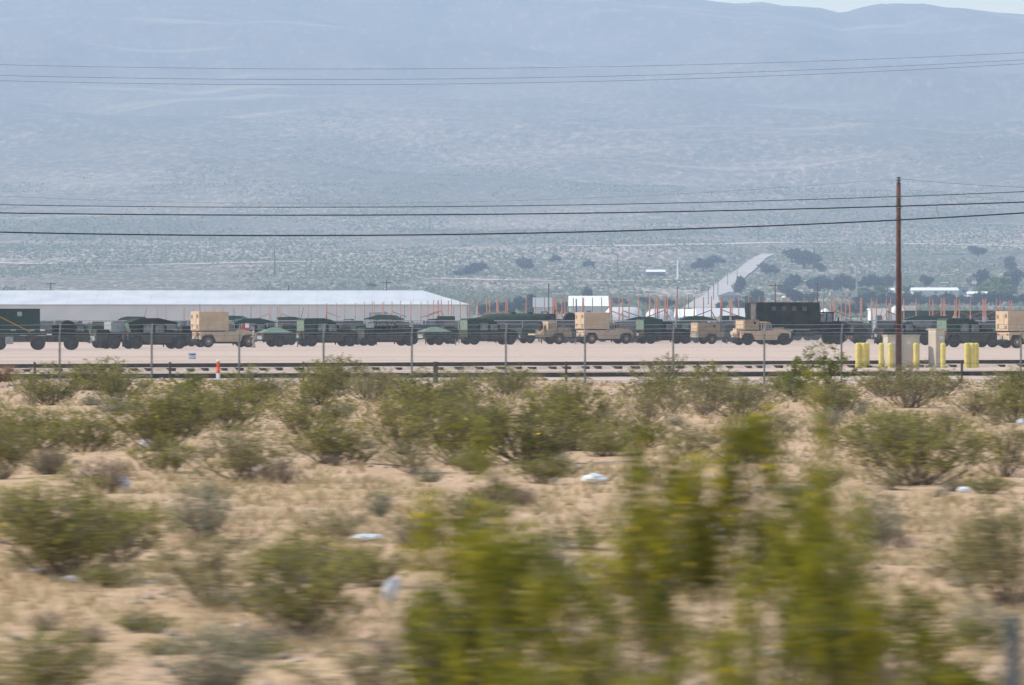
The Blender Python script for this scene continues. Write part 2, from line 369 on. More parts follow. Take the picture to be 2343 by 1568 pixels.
# ---------------------------------------------------------------- town, warehouse, poles beyond
def span(x0, x1, d): return (x0 - 1171) / FPX * d, (x1 - 1171) / FPX * d
def zat(yd, d): return EYE + (730 - yd) * d / FPX
def warehouse():
    d = 1300; xa, xb = span(-420, 1070, d); ze, zr = zat(698, d), zat(664, d)
    W = 34
    t = thing('warehouse', 'very long white roofed warehouse with pale grey wall behind the parked vehicles', 'warehouse', (0, 0, 0))
    G().box(xa + .3, xb - .3, d, d + W, 0, ze).obj('wall', M['wallw'], t)
    hip = (1070 - 985) / FPX * (d + W / 2) + 2
    g = G(); o_ = 0.4
    a = [(xa - o_, d - o_, ze), (xb + o_, d - o_, ze), (xb + o_, d + W + o_, ze), (xa - o_, d + W + o_, ze), (xa + hip, d + W / 2, zr), (xb - hip, d + W / 2, zr)]
    b = [(v[0], v[1], v[2] + 0.12) for v in a[:4]] + a[4:]
    g.add(a[:4] + b, [(3, 2, 1, 0), (0, 1, 5, 4), (1, 2, 6, 5), (2, 3, 7, 6), (3, 0, 4, 7), (4, 5, 9, 8), (5, 6, 9), (6, 7, 8, 9), (7, 4, 8)])
    g.obj('roof', M['roofw'], t)
    s = G()
    for k in range(46):   # standing seams of the roof
        x = xa + 3 + k * (xb - xa - 6) / 45; zt = 1.0
        if x > xb - hip: zt = (xb - x) / hip
        if x < xa + hip: zt = (x - xa) / hip
        if zt > .05: s.tube([(x, d - o_, ze + .14), (x, d - o_ + (W / 2 + o_) * zt, ze + .14 + (zr - ze - .05) * zt)], .012, 4)
    s.obj('roof_seam', M['roofw'], t)['kind'] = 'stuff'
    for k in range(18):
        x = xa + 8 + k * 8.2
        G().box(x, x + .2, d - .05, d + .29, 0, ze - .3).obj('wall_post', M['wallw'], t)
    for x in (xb - 22, xb - 60): G().box(x, x + 4, d - .06, d + .1, 0, 3.8).obj('door', M['ltgrey'], t)
warehouse()

def building(name, label, cat, x0, x1, top, d, wall, roof, form='flat', depth=10, wh=None, z0=None, base=0.0, group=None):
    xa, xb = span(x0, x1, d); zt = zat(top, d); b = base
    t = thing(name, label, cat, ((xa + xb) / 2, d, b), 0, group); L = (xb - xa) / 2; Hh = zt - b
    if form == 'tank':
        r = Hh / 2
        G().lathe([(r * .55, -L), (r * .9, -L + r * .3), (r, -L + r * .7), (r, L - r * .7), (r * .9, L - r * .3), (r * .55, L)], 18, (0, r, r * 1.02), 'x').obj('tank_shell', wall, t, True)
        for x in (-L * .6, L * .6): G().box(x - .4, x + .4, 0, 2 * r, 0, r * .55).obj('cradle', M['conc'], t)
        return t
    if form == 'dome':
        g = G(); g.lathe([(L, 0), (L, Hh * .4), (L * .88, Hh * .7), (L * .6, Hh * .92), (L * .15, Hh)], 20, (0, L, 0)); g.obj('shell', wall, t, True)
        G().box(-.8, .8, -.05, .4, 0, min(2.1, Hh * .5)).obj('door', M['grey'], t)
        return t
    hw = Hh * (0.62 if form in ('gable', 'hip') else 0.93)
    G().box(-L, L, 0, depth, -3, hw).obj('wall', wall, t)
    if form == 'flat': G().box(-L - .15, L + .15, -.15, depth + .15, hw, Hh).obj('roof', roof, t)
    elif form == 'gable':   # ridge along x
        g = G(); e = .4
        a = [(-L - e, -e, hw), (L + e, -e, hw), (L + e, depth + e, hw), (-L - e, depth + e, hw), (-L - e, depth / 2, Hh), (L + e, depth / 2, Hh)]
        g.add(a, [(3, 2, 1, 0), (0, 1, 5, 4), (2, 3, 4, 5), (1, 2, 5), (3, 0, 4)]).obj('roof', roof, t)
    elif form == 'hip':     # low pyramid facing the yard
        g = G(); e = .5
        a = [(-L - e, -e, hw), (L + e, -e, hw), (L + e, depth + e, hw), (-L - e, depth + e, hw), (0, depth / 2, Hh)]
        g.add(a, [(3, 2, 1, 0), (0, 1, 4), (1, 2, 4), (2, 3, 4), (3, 0, 4)]).obj('roof', roof, t)
    nw = max(1, int(2 * L / 6))
    for k in range(nw):
        x = -L + (k + .5) * 2 * L / nw
        G().box(x - .6, x + .6, -.05, .2, hw * .42, hw * .75).obj('window', M['glass'], t)
    G().box(L * .4, L * .4 + 1, -.06, .2, 0, min(2.1, hw * .8)).obj('door', M['grey'], t)
    return t
def far_b(label, x0, x1, top, bottom, wall, roof, form='gable', cat='building', name='house', depth=10):
    p = gpt((x0 + x1) / 2, bottom)
    return building(name, label, cat, x0, x1, top, p.y, M[wall], M[roof], form, depth, base=p.z)
far_b('long low white roofed building right of the wooden power pole', 2088, 2193, 658, 676, 'offw', 'white', 'gable', 'building', 'long_building', 14)
far_b('blue grey building joined to the end of the long white building', 2193, 2215, 658, 676, 'ltgrey', 'groof', 'flat')
far_b('low pale gabled shed right of the long white building', 2216, 2258, 667, 682, 'offw', 'white', 'gable')
far_b('white house half hidden by light green trees left of the wooden power pole', 2012, 2045, 658, 675, 'offw', 'white', 'gable')
far_b('sand coloured flat building between dark trees above the van truck cab', 1899, 1958, 668, 681, 'twall', 'twall', 'flat')
far_b('blue grey house with low pyramid roof right of the climbing road', 1645, 1696, 667, 693, 'ltgrey', 'groof', 'hip', depth=12)
far_b('white roofed open shed on the slope left of the climbing road', 1480, 1521, 617, 632, 'grey', 'white', 'gable', 'shed', 'shed')
far_b('small white block building on the slope beside the open shed', 1585, 1592, 622, 632, 'offw', 'white', 'flat')
building('long_building', 'bright white building behind the tanker and the tan shelter vehicle', 'building', 1304, 1389, 677, 1550, M['offw'], M['white'], 'gable', 16, base=1.2)
building('house', 'pale low house behind dark trees above the tanker', 'house', 1222, 1262, 681, 1600, M['offw'], M['ltgrey'], 'gable', 12, base=1.2)
building('storage_tank', 'large white horizontal tank behind the second tan shelter vehicle', 'tank', 1384, 1470, 703, 1120, M['silver'], M['silver'], 'tank')
building('storage_shed', 'small bright white shed at the foot of the climbing road', 'shed', 1549, 1588, 707, 1100, M['white'], M['white'], 'gable', 7)
building('storage_shed', 'long pale shed between the climbing road and the dark van truck', 'shed', 1590, 1700, 705, 1140, M['offw'], M['silver'], 'gable', 9)
building('storage_tank', 'pale rounded tank between orange uprights left of the climbing road', 'tank', 1478, 1544, 707, 1160, M['silver'], M['silver'], 'tank')
building('storage_dome', 'white dome just right of the dark van box', 'dome', 1873, 1903, 706, 1100, M['white'], M['white'], 'dome')
building('storage_shed', 'low white shed left of the wooden power pole behind orange uprights', 'shed', 1991, 2030, 706, 1080, M['white'], M['white'], 'flat', 8)
building('storage_dome', 'pale dome directly behind the wooden power pole', 'dome', 2034, 2064, 700, 1080, M['silver'], M['white'], 'dome')
building('storage_shed', 'grey white box shed right of the wooden power pole', 'shed', 2066, 2096, 700, 1070, M['offw'], M['silver'], 'flat', 8)

# trees
def leaf_cloud(rs, n, centers, rads, size, squash=0.8, tri=True):
    k = rs.randint(0, len(centers), n); c = np.array(centers)[k]; r = np.array(rads)[k]
    d = rs.normal(size=(n, 3)); d /= np.linalg.norm(d, axis=1)[:, None]
    p = c + d * (r * rs.rand(n) ** 0.4)[:, None] * np.array([1, 1, squash])
    a = rs.normal(size=(n, 3)); b = rs.normal(size=(n, 3)); s = size * (0.6 + 0.8 * rs.rand(n))[:, None]
    a = a / np.linalg.norm(a, axis=1)[:, None] * s; b = b / np.linalg.norm(b, axis=1)[:, None] * s
    V = np.stack([p, p + a, p + b], 1).reshape(-1, 3)
    return V, np.arange(3 * n).reshape(-1, 3)
def make_tree(seed, lm, form=0):
    rs = np.random.RandomState(seed)
    t = thing('tree', 'tree', 'tree')
    g = G(); g.tube([(0, 0, -.06), (.01, 0, .18), (-.01, .01, .38)], .03, 6, .018)
    cs = []; rr = []
    for k in range(9 if form == 0 else 7):
        a = rs.rand() * 6.28; q = rs.rand() ** .6 * (.30 if form == 0 else .2); z = .17 + rs.rand() * (.55 if form == 0 else .62)
        cs.append((q * math.cos(a), q * math.sin(a), z)); rr.append(.12 + .12 * rs.rand())
        g.tube([(0, 0, .25), cs[-1]], .012, 4, .005)
    g.obj('trunk', M['wood'], t)
    V, F = leaf_cloud(rs, 1500, cs, rr, .085)
    npmesh('crown', V, F, lm, t)
    return t
protos_d = [make_tree(20 + k, M['treed'], k % 2) for k in range(3)]; protos_l = [make_tree(30 + k, M['treel'], 0) for k in range(2)]
used = set()
def tree(kind, x, base, wd, hd, label, group):
    p = gpt(x, base) if base < 739 else pt(x, 1260 + 60 * random.random())
    ppm = FPX / p.y; pr = random.choice(protos_l if kind == 'l' else protos_d)
    sc = (1.3 * wd / ppm / .78, 1.3 * wd / ppm / .78, 1.5 * hd / ppm / .95)
    if pr.name not in used:
        used.add(pr.name); t = pr; t.location = p; t.scale = sc; t['label'] = label
    else: t = copy_tree(pr, p, random.random() * 6.3, sc, label)
    if group: t['group'] = group
    if label in ORD or group in ORDG:
        ORD[label] = ORD.get(label, 0) + 1; t['label'] = ordinal(ORD[label]) + ' ' + label
    return t
ORD = {}; ORDG = ('belt of dark trees behind the van truck', 'low belt of dark trees at right', 'trees on the middle slope', 'trees behind the orange uprights')
def ordinal(n): return ('first', 'second', 'third', 'fourth', 'fifth', 'sixth', 'seventh', 'eighth', 'ninth', 'tenth', 'eleventh', 'twelfth', 'thirteenth', 'fourteenth', 'fifteenth', 'sixteenth', 'seventeenth', 'eighteenth', 'nineteenth', 'twentieth')[n - 1]
def Z8(x, y): return 1391.4 + x * .4059, 544.5 + y * .4059
singles = [((740, 314), 30, 31, 'round dark tree just right of the blue grey house beside the road'), ((1100, 172), 62, 34, 'wide dark tree clump on the slope right of the road crest'),
 ((1190, 192), 28, 18, 'small dark bush tree at lower right of the clump by the road crest'), ((910, 214), 36, 22, 'dark low tree on the slope right of the road'),
 ((535, 192), 44, 26, 'dark wide tree on the slope left of the road'), ((620, 156), 24, 17, 'small dark tree above the wide tree left of the road'),
 ((2080, 106), 34, 18, 'lone dark tree high on the right slope'), ((2262, 184), 30, 26, 'lone dark tree on the right slope near the photo edge'),
 ((1790, 282), 26, 22, 'dark round tree left of the long white building roof'), ((2092, 284), 44, 34, 'tall dark tree behind the red and white billboard'),
 ((2275, 292), 34, 38, 'tall dark tree right of the big light green tree')]
for (zx, zy), wd, hd, lb in singles:
    x, y = Z8(zx, zy); tree('d', x, y, wd, hd, lb, 'single trees on the slope')
for zx, zy, wd, hd in sorted(((1035, 300, 45, 30), (1165, 305, 34, 27), (1215, 305, 32, 28), (1310, 300, 34, 30), (1365, 300, 30, 26), (1450, 292, 24, 26), (1500, 292, 30, 26), (1562, 286, 32, 24), (990, 322, 24, 20), (845, 372, 26, 26), (1050, 374, 34, 26), (800, 380, 22, 16), (1130, 372, 34, 20))):
    x, y = Z8(zx, zy); tree('d', x, y, wd, hd, 'dark tree from the left in the broken belt above the van truck', 'belt of dark trees behind the van truck')
for zx in range(1420, 2360, 52):
    x, y = Z8(zx + random.uniform(-12, 12), 384 + random.uniform(-6, 4)); tree('d', x, y, random.uniform(24, 36), random.uniform(16, 26), 'dark tree from the left in the low belt below the long building', 'low belt of dark trees at right')
for k, (x, y, wd, hd) in enumerate(sorted(((1085, 629, 58, 22), (1203, 621, 34, 24), (1270, 602, 20, 14), (1048, 632, 26, 10), (1345, 612, 22, 12), (850, 660, 24, 9)))):
    tree('d', x, y, wd, hd, 'bushy tree from the left on the scrub slope above the warehouse', 'trees on the middle slope')
for x, y, wd, hd in sorted(((1195, 720, 30, 32), (1215, 722, 34, 38), (1236, 722, 26, 24), (1105, 722, 36, 20), (1140, 720, 40, 22), (1168, 722, 30, 26), (1280, 722, 30, 24), (1340, 722, 26, 22), (1372, 720, 24, 22), (1262, 724, 20, 18), (1343, 690, 20, 26), (1420, 700, 30, 14), (1480, 700, 36, 16), (1525, 706, 30, 16), (1650, 716, 30, 20), (1700, 722, 30, 26), (1930, 722, 30, 20), (1965, 722, 40, 22))):
    tree('d', x, y, wd, hd, 'dark blue green tree from the left behind the orange uprights', 'trees behind the orange uprights')
for (zx, zy), wd, hd, lb in (((1440, 334), 40, 18, 'light green tree at left below the white house'), ((1510, 334), 46, 20, 'light green tree at right below the white house'),
                             ((2140, 330), 60, 26, 'light green tree right of the pale gabled shed'), ((2235, 334), 62, 38, 'big light green tree near the right edge'), ((1690, 312), 24, 14, 'small light green tree left of the long white building')):
    x, y = Z8(zx, zy); tree('l', x, y, wd, hd, lb, 'light green trees in the settlement')
for p in protos_d + protos_l:
    if p.name not in used:
        for c in list(p.children_recursive): bpy.data.objects.remove(c)
        bpy.data.objects.remove(p)

# utility poles beyond
def far_pole(x, top, d, label, arm=True, m='wood', lamp=False, r=.17, base=None):
    b = h1((x - 1171) / FPX * d, d); Hh = zat(top, d) - b
    t = thing('utility_pole', label, 'pole', pt(x, d))
    G().tube([(0, 0, -.5), (0, 0, Hh)], r, 8, r * .7).obj('shaft', M[m], t)
    if arm: G().box(-1.2, 1.2, -.06, .06, Hh - .6, Hh - .42).obj('crossarm', M[m], t)
    if lamp:
        G().tube([(0, 0, Hh - 4), (.9, -.1, Hh - 2.8), (1.3, -.1, Hh - 2.6)], .06, 6).obj('lamp_arm', M['steel'], t)
        G().lathe([(.12, -.1), (.42, 0), (.3, .22), (.05, .3)], 10, (1.6, -.1, Hh - 2.7)).obj('lamp_head', M['white'], t, True)
    return t
far_pole(116, 645, 1420, 'dark pole with crossarm rising behind the left part of the warehouse roof')
far_pole(660, 652, 1420, 'short bare pole top behind the middle of the warehouse roof', False)
far_pole(884, 642, 1420, 'dark pole with crossarm behind the right part of the warehouse roof')
far_pole(8, 660, 1420, 'pole top just showing over the far left of the warehouse roof')
far_pole(1255, 649, 1100, 'bare brown pole rising above the tanker trailer', False, r=.14)
far_pole(1318, 684, 1050, 'short lamp pole with a dark box head by the white building', False)
far_pole(1773, 648, 1080, 'brown pole with crossarm and street lamp above the van box', True, lamp=True, r=.15)
far_pole(1870, 647, 1080, 'bare brown pole behind the front of the van box', False, r=.14)
far_pole(1549, 656, 1300, 'bare brown pole at the left edge of the climbing road', False, r=.14)
far_pole(1959, 548, 2300, 'tall pale blue grey lamp mast among the dark trees', False, 'steel', r=.3)
far_pole(1550, 594, 2900, 'short white mast beside the open shed on the slope', False, 'white', r=.5)
for x, top, d, lb in ((216, 519, 3900, 'faint thin pole far out on the left slope'), (983, 500, 4000, 'faint thin pole on the slope above the warehouse end'), (1413, 580, 3000, 'faint dark pole left of the open shed'), (1735, 505, 3900, 'faint thin pole above the road crest'), (628, 568, 3000, 'faint dark pole above the middle of the warehouse'), (1862, 566, 3100, 'faint pole in the tree clump by the road crest')):
    far_pole(x, top, d, lb, True, 'wood', r=.28)
for k, (x, y, h_) in enumerate(((1632, 690, 40), (1642, 680, 38), (1664, 655, 32), (1620, 700, 42), (1686, 640, 24), (1575, 716, 40))):
    p = gpt(x, y); t = thing('utility_pole', 'thin pole standing along the climbing road', 'pole', p, 0, 'thin poles along the climbing road')
    G().tube([(0, 0, -.5), (0, 0, h_ * p.y / FPX)], .13, 6).obj('shaft', M['wood'], t)
p = gpt(2228, 668)
t = thing('billboard', 'small red and white billboard in front of dark trees at right', 'sign', p); s_ = p.y / FPX
for x in (-3 * s_, 3 * s_): G().tube([(x, 0, -.5), (x, 0, 30 * s_)], .2, 6).obj('post', M['steel'], t)
G().box(-6 * s_, 6 * s_, -.2, 0, 17 * s_, 25 * s_).obj('panel', M['white'], t); G().box(-6 * s_, 4 * s_, -.2, 0, 25.2 * s_, 33 * s_).obj('upper_panel', mat('pale red paint', (.55, .25, .25)), t)

# far scrub: uncountable shrubs on the bajada
def far_scrub():
    rs = np.random.RandomState(5); n = 110000
    d = 1256 + (6400 - 1256) * rs.rand(n) ** 1.15; u = rs.rand(n) * 2 - 1
    x = u * d * 0.105
    keep = fbm(x / 90., d / 260., 3) + 0.5 * fbm(x / 14., d / 60., 2) > -0.30 + rs.rand(n) * .35 + .45 * sm(3600, 6400, d)
    rc = np.interp(d, [p.y for p in rp_], [p.x for p in rp_])
    keep &= np.abs(x - rc) > 7
    x = x[keep]; d = d[keep]; n = len(x); z = H(x, d)
    r = (0.55 + 0.8 * rs.rand(n) ** 2); hh = r * (0.7 + .5 * rs.rand(n))
    P = []
    for k in range(6):
        a = k * math.pi / 3 + rs.rand(n) * .6; q = r * (.8 + .4 * rs.rand(n))
        P.append(np.stack([x + q * np.cos(a), d + q * np.sin(a), z + hh * (-.1 + .3 * rs.rand(n))], -1))
    P.append(np.stack([x + .3 * r * (rs.rand(n) - .5), d, z + hh * 1.15], -1)); 
    V = np.stack(P, 1).reshape(-1, 3); b = np.arange(n)[:, None] * 7
    F = np.concatenate([b + np.array([[k, (k + 1) % 6, 6]]) for k in range(6)], 0)
    tag(npmesh('desert_scrub', V, F, M['scrub'], smooth=True), 'low grey green scrub covering the wide desert slope', 'scrub', kind='stuff')
far_scrub()

# ---------------------------------------------------------------- orange uprights, stored trailers, rear fence
def row_d(x): return np.interp(x, [300, 720, 1080, 1250, 1560, 1800, 2342], [1120, 1010, 740, 690, 640, 655, 690])
proto_up = []
def upright_root(braced):
    t = thing('orange_upright', 'slim orange upright on a grey foot in the long row behind the vehicles', 'post', (0, 0, 0), 0, 'orange uprights behind the vehicles')
    G().tube([(0, 0, 0), (0, 0, 2.75)], .10, 6).obj('foot_pole', M['steel'], t)
    G().tube([(0, 0, 2.7), (.02, 0, 4.9)], .066, 6, .05).obj('orange_pole', M['orange'], t)
    if braced:
        G().tube([(0, 0, 3.4), (2.1, .6, 2.55)], .05, 5).obj('brace', M['brace'], t)
        G().tube([(0, 0, 3.25), (-.55, -.3, 2.2)], .055, 5).obj('brace', M['orange'], t)
        t['label'] = 'orange upright with slanting braces in the long row behind the vehicles'; t['group'] = 'braced orange uprights behind the vehicles'
    return t
ups = [upright_root(False), upright_root(True)]; used_up = [False, False]
xs = []
for off, sc, lst in ((600, .2988, '90 325 440 590 690t 708 795b 812 935 1055 1170 1285 1400b 1415 1530 1545b 1775 1890 2005 2115t 2128b 2250t'), (1200, .2988, '340 475t 598 690 715 820t 832b 945b 1055 1182t 1305 1400 1465 1520b 1530 1575b 1650 1690 1810 1920t 2030 2150 2180'),
     (1800, .2988, '258b 270 282 370 400b 635 745 870 965 985 1005b 1025 1090b 1130 1225 1345 1360 1465 1595 1685b 1700 1722 1810 1860b 1930 2055 2195 2295'),
     (2300, .2988, '380 520 595 625 715 728b 742 860 875 960 1085 1205 1305b 1415 1425 1442b 1540 1550 1572 1650'), (2700, .2742, '480 620 715 890 985 1040 1245 1400 1505 1605 1650b 1668 1760 1815 1875'),
     (3200, .2868, '45 180 198t 340 390 535b 590 765 925 1100 1140 1250 1285b 1298 1432 1446b 1485 1640 1805 1815b 1840 1985b 2030 2145b 2185')):
    for s in lst.split(): xs.append(((off + float(s.rstrip('tb')) * sc) / 1.6533, s[-1] == 'b'))
xs += [(359, False), (379, False), (420, False)]
for x, br in xs:
    d = float(row_d(x)) + random.uniform(-18, 18); k = 1 if br else 0
    p = pt(x, d, 0); s = (zat(np.interp(x, [359, 500, 900, 1250, 1560, 2342], [705, 702, 690, 681, 679, 685]) + random.uniform(-2, 2), d)) / 4.9
    if not used_up[k]: used_up[k] = True; o = ups[k]; o.location = p
    else: o = copy_tree(ups[k], p)
    o.scale = (1.05, 1, s); o.rotation_euler = (R(random.uniform(-1, 1)), R(random.uniform(-1, 1)), random.choice((0, math.pi)) if br else 0)

def wheel(parent, x, y, r=.47, wd=.3, rim='camo', flip=1, name='wheel'):
    w_ = G().lathe([(r * .55, -wd / 2), (r * .94, -wd / 2), (r, -wd / 2 + .05), (r, wd / 2 - .05), (r * .94, wd / 2), (r * .55, wd / 2)], 18, (x, y, r), 'y').obj(name, M['rubber'], parent)
    G().lathe([(r * .12, -wd / 2 - .03), (r * .40, -wd / 2 + .02), (r * .54, -wd / 2 - .015), (r * .54, wd / 2 + .015), (r * .40, wd / 2 - .02), (r * .12, wd / 2 + .03)], 12, (x, y, r), 'y').obj('rim', M[rim], w_)
    return w_
def stored_trailer(kind):
    m = ('grey', 'camo', 'ltgrey', 'camod')[kind]
    t = thing('flatbed_trailer', 'grey flatbed trailer stored behind the rear fence', 'trailer', (0, 0, 0), 0, 'stored trailers behind the rear fence')
    G().box(-4.6, 4.6, -1.2, 1.2, 1.05, 1.30).obj('deck', M[m], t)
    G().box(-4.4, 4.4, -.45, .45, .8, 1.05).obj('frame', M['dark'], t)
    for x in (-3.4, -2.3, 3.1):
        for y in (-1.0, 1.0): wheel(t, x, y, .5, .3, m)
    G().box(4.3, 4.5, -1.2, 1.2, 1.3, 2.15).obj('headboard', M[m], t)
    rs = random.Random(kind * 5 + 1)
    x = -4.3
    while x < 3.6:
        L = rs.uniform(.7, 2.2); h = rs.uniform(.45, 1.0)
        G().box(x, min(x + L, 4.2), -1.05, .9, 1.302, 1.3 + h).obj('load_box', M[rs.choice(('grey', 'camo', 'tand', 'camod', 'grey'))], t)
        x += L + rs.uniform(.08, .6)
    for x in (-4, -1.9, .4, 2.6): G().box(x, x + .5, -1.24, -1.205, 1.12, 1.27).obj('marker_plate', M['white'], t)
    for x in (-3.9, 3.4): G().box(x, x + .12, -1.1, -.98, 0, 1.05).obj('landing_leg', M['steel'], t)
    return t
trs = [stored_trailer(k) for k in range(4)]; ut = [False] * 4
def put(lst, flags, k, loc, rz, label=None):
    if not flags[k]:
        flags[k] = True; o = lst[k]; o.location = loc; o.rotation_euler = (0, 0, rz)
        if label: o['label'] = label
        return o
    return copy_tree(lst[k], loc, rz, None, label)
k = 0
for row, (d0, n) in enumerate(((590, 13), (628, 13))):
    for i in range(n):
        x = -58 + i * 9.9 + row * 3.3 + random.uniform(-.4, .4)
        put(trs, ut, (i * 3 + row + i // 3) % 4, (x, d0 + random.uniform(-2, 2), 0), R(random.uniform(-2, 2)) + (math.pi if (i + row) % 3 == 0 else 0)); k += 1

def link_mesh(length, height, pitch, r, z0=0.0):
    """crossed diagonal wires, local x along the fence"""
    g = G(); n = int((length + height) / pitch)
    for s in (1, -1):
        for i in range(n):
            x0 = -height + i * pitch + (0 if s == 1 else 0); a = max(x0, 0); b = min(x0 + height, length)
            if b <= a: continue
            za, zb = a - x0, b - x0
            if s == -1: za, zb = height - za, height - zb
            g.tube([(a, s * r, z0 + za), (b, s * r, z0 + zb)], r, 3, cap=False)
    return g
def fence_frame(p0, p1): 
    v = Vector((p1.x - p0.x, p1.y - p0.y)); return v.length, math.atan2(v.y, v.x)
# rear fence with top rail
p0, p1 = Vector((-60, 556, 0)), Vector((64, 556, 0)); L_, a_ = fence_frame(p0, p1)
t = thing('chain_link_fence', 'grey chain link fence with top rail running behind the parked vehicles', 'fence', p0, a_)
n_ = int(L_ / 6.1)
for i in range(n_ + 1): G().tube([(i * 6.1, 0, 0), (i * 6.1, 0, 2.22)], .055, 6).obj('post', M['steel'], t)
G().tube([(0, 0, 2.16), (n_ * 6.1, 0, 2.16)], .045, 6).obj('top_rail', M['steel'], t)
G().tube([(0, 0, 1.9), (n_ * 6.1, 0, 1.9)], .025, 6).obj('cable', M['steel'], t)
link_mesh(L_, 2.1, .16, .007, .03).obj('wire_mesh', M['steel'], t)['kind'] = 'stuff'

# ---------------------------------------------------------------- vehicles
YAW = R(21)
def place(xc, base, label, cat, name, rz=YAW, group=None, dx=0.0):
    d = dist_of(base); p = pt(xc, d, 0.0)
    return thing(name, label, cat, p, rz, group)
def hmmwv(xc, base, label, body='camo', top='canvas', canvas='green', rz=YAW, rim=None, sc=1.0):
    t = place(xc, base, label, 'military vehicle', 'utility_vehicle', rz)
    sc *= 1.05; t.scale = (sc, sc, sc)
    B = M[body]; rim = rim or body
    prof = [(-2.3, .72), (-2.3, 1.22), (.62, 1.22), (.62, 1.36), (1.3, 1.34), (2.12, 1.2), (2.3, 1.05), (2.3, .78), (2.18, .72), (2.13, .90), (2.0, 1.0), (1.35, 1.0), (1.12, .80), (1.02, .44), (-1.0, .44), (-1.16, .80), (-1.32, 1.0), (-2.0, 1.0), (-2.16, .80), (-2.2, .62), (-2.3, .6)]
    G().prism(prof, -1.05, 1.05).obj('body', B, t)
    G().prism([(.66, 1.362), (1.3, 1.342), (2.05, 1.215), (2.05, 1.25), (1.3, 1.41), (.66, 1.43)], -.62, .62).obj('hood', B, t)
    G().box(-2.2, 2.25, -.72, .72, .30, .58).obj('underframe', M['dark'], t)
    for x in (-1.65, 1.65):
        for y in (-.95, .95): wheel(t, x, y, .47, .32, rim)
    for y in (-.8, .8):
        G().lathe([(.11, 0), (.11, .04)], 10, (2.30, y, .93), 'x').obj('headlight', M['glass'], t)
        G().box(-2.335, -2.30, y - .12, y + .12, .98, 1.1).obj('tail_light', M['rlens'], t)
    G().box(2.22, 2.34, -1.0, -.9, 1.0, 1.08).obj('marker_light', M['amber'], t)
    G().box(2.302, 2.4, -.75, .75, .56, .74).obj('front_bumper', B, t)
    G().box(-2.48, -2.302, -.8, .8, .5, .66).obj('rear_bumper', M['dark'], t)
    # windshield frame
    ws = G(); 
    for y in (-1.0, -.03, .94): ws.prism([(.60, 1.37), (.66, 1.37), (.43, 1.86), (.37, 1.86)], y, y + .06)
    ws.obj('windshield_frame', B, t)
    G().prism([(.615, 1.38), (.63, 1.38), (.41, 1.84), (.395, 1.84)], -.93, .93).obj('windshield', M['glass'], t)
    def door(x0, x1, glass=True, side=-1):
        y0, y1 = (-1.075, -1.052) if side < 0 else (1.052, 1.075)
        dr = G().box(x0, x1, y0, y1, .58, 1.24).obj('door', B, t)
        G().box(x1 - .75, x1 - .6, y0 - .012 if side < 0 else y1, y0 if side < 0 else y1 + .012, 1.1, 1.14).obj('handle', M['dark'], dr)
        if glass:
            fr = G()
            a, b = x0 + .03, x1 - .03
            for q in ((a, a + .05, 1.24, 1.8), (b - .05, b, 1.24, 1.8), (a + .05, b - .05, 1.75, 1.8)): fr.box(q[0], q[1], y0, y1, q[2], q[3])
            fr.obj('window_frame', B, dr)
            G().box(a + .05, b - .05, y0 + .008, y1 - .008, 1.24, 1.75).obj('window', M['window'], dr)
    vr = random.Random(int(xc))
    for x in (-2.14, 1.02):
        for y in (-.98, .70): G().box(x - .02, x, y, y + .28, .14, .62).obj('mud_flap', M['dark'], t)
    g = G()
    for y in (-1.32, 1.08): g.box(.52, .56, y, y + .24, 1.42, 1.72)
    g.obj('mirror', M['dark'], t)
    if vr.random() < .7: G().tube([(-2.2, vr.choice((-.9, .9)), 1.2), (-2.3, -.9, 3.0 + vr.random() * .4)], .016, 4).obj('antenna', M['dark'], t)
    if vr.random() < .6: G().box(-2.52, -2.305, -.65, -.25, .82, 1.18).obj('jerry_can', M['tand' if body == 'tan' else 'green'], t)
    if vr.random() < .6: G().box(-2.40, -2.305, .05, .55, .7, .95).obj('rear_plate', M['ltgrey'], t)
    if vr.random() < .6: G().box(.9, 1.9, -.5, .5, 1.345, 1.50).obj('tarp_roll', M['camo' if body != 'tan' else 'tand'], t)
    cab = top in ('canvas', 'shelter', 'slant', 'pickup', 'cargo')
    for side in (-1, 1):
        if top in ('canvas', 'open4', 'slant'):
            door(-.30, .55, top != 'open4', side); door(-1.22, -.36, top != 'open4', side)
        else: door(-.30, .55, top != 'opencab', side)
    cm = M[canvas]
    if top == 'canvas':      # rounded canvas over the whole rear, tail panel coloured lighter to paint in the sun
        G().prism([(-2.25, 1.222), (-2.25, 2.12), (-2.1, 2.26), (-.6, 2.28), (.0, 2.16), (.45, 1.92), (.40, 1.84), (-1.22, 1.84), (-1.28, 1.222)], -1.0, 1.0, .07).obj('canvas_top', cm, t)
        G().box(-2.275, -2.252, -.86, .86, 1.26, 2.1).obj('sunlit_tail_curtain', M['pale'], t)
    elif top == 'slant':
        G().prism([(-1.9, 1.222), (-2.2, 1.95), (-1.4, 2.25), (.1, 2.28), (.9, 2.1), (1.6, 1.93), (1.6, 1.86), (.45, 1.86), (-1.3, 1.84), (-1.35, 1.222)], -1.02, 1.02, .06).obj('canvas_top', cm, t)
        G().prism([(-2.0, 1.24), (-2.24, 1.93), (-2.27, 1.93), (-2.03, 1.24)], -.8, .8).obj('sunlit_tail_curtain', M['pale'], t)  # same canvas, paler colour stands in for sun on the rear
    elif top == 'open4':
        r_ = G()
        for x in (-1.25, -.33, .36):
            for y in (-1.0, .94): r_.box(x, x + .06, y, y + .06, 1.222, 1.86)
        r_.obj('roof_bows', B, t)
        G().box(-1.3, .45, -1.02, 1.02, 1.862, 1.93).obj('canvas_roof', cm, t)
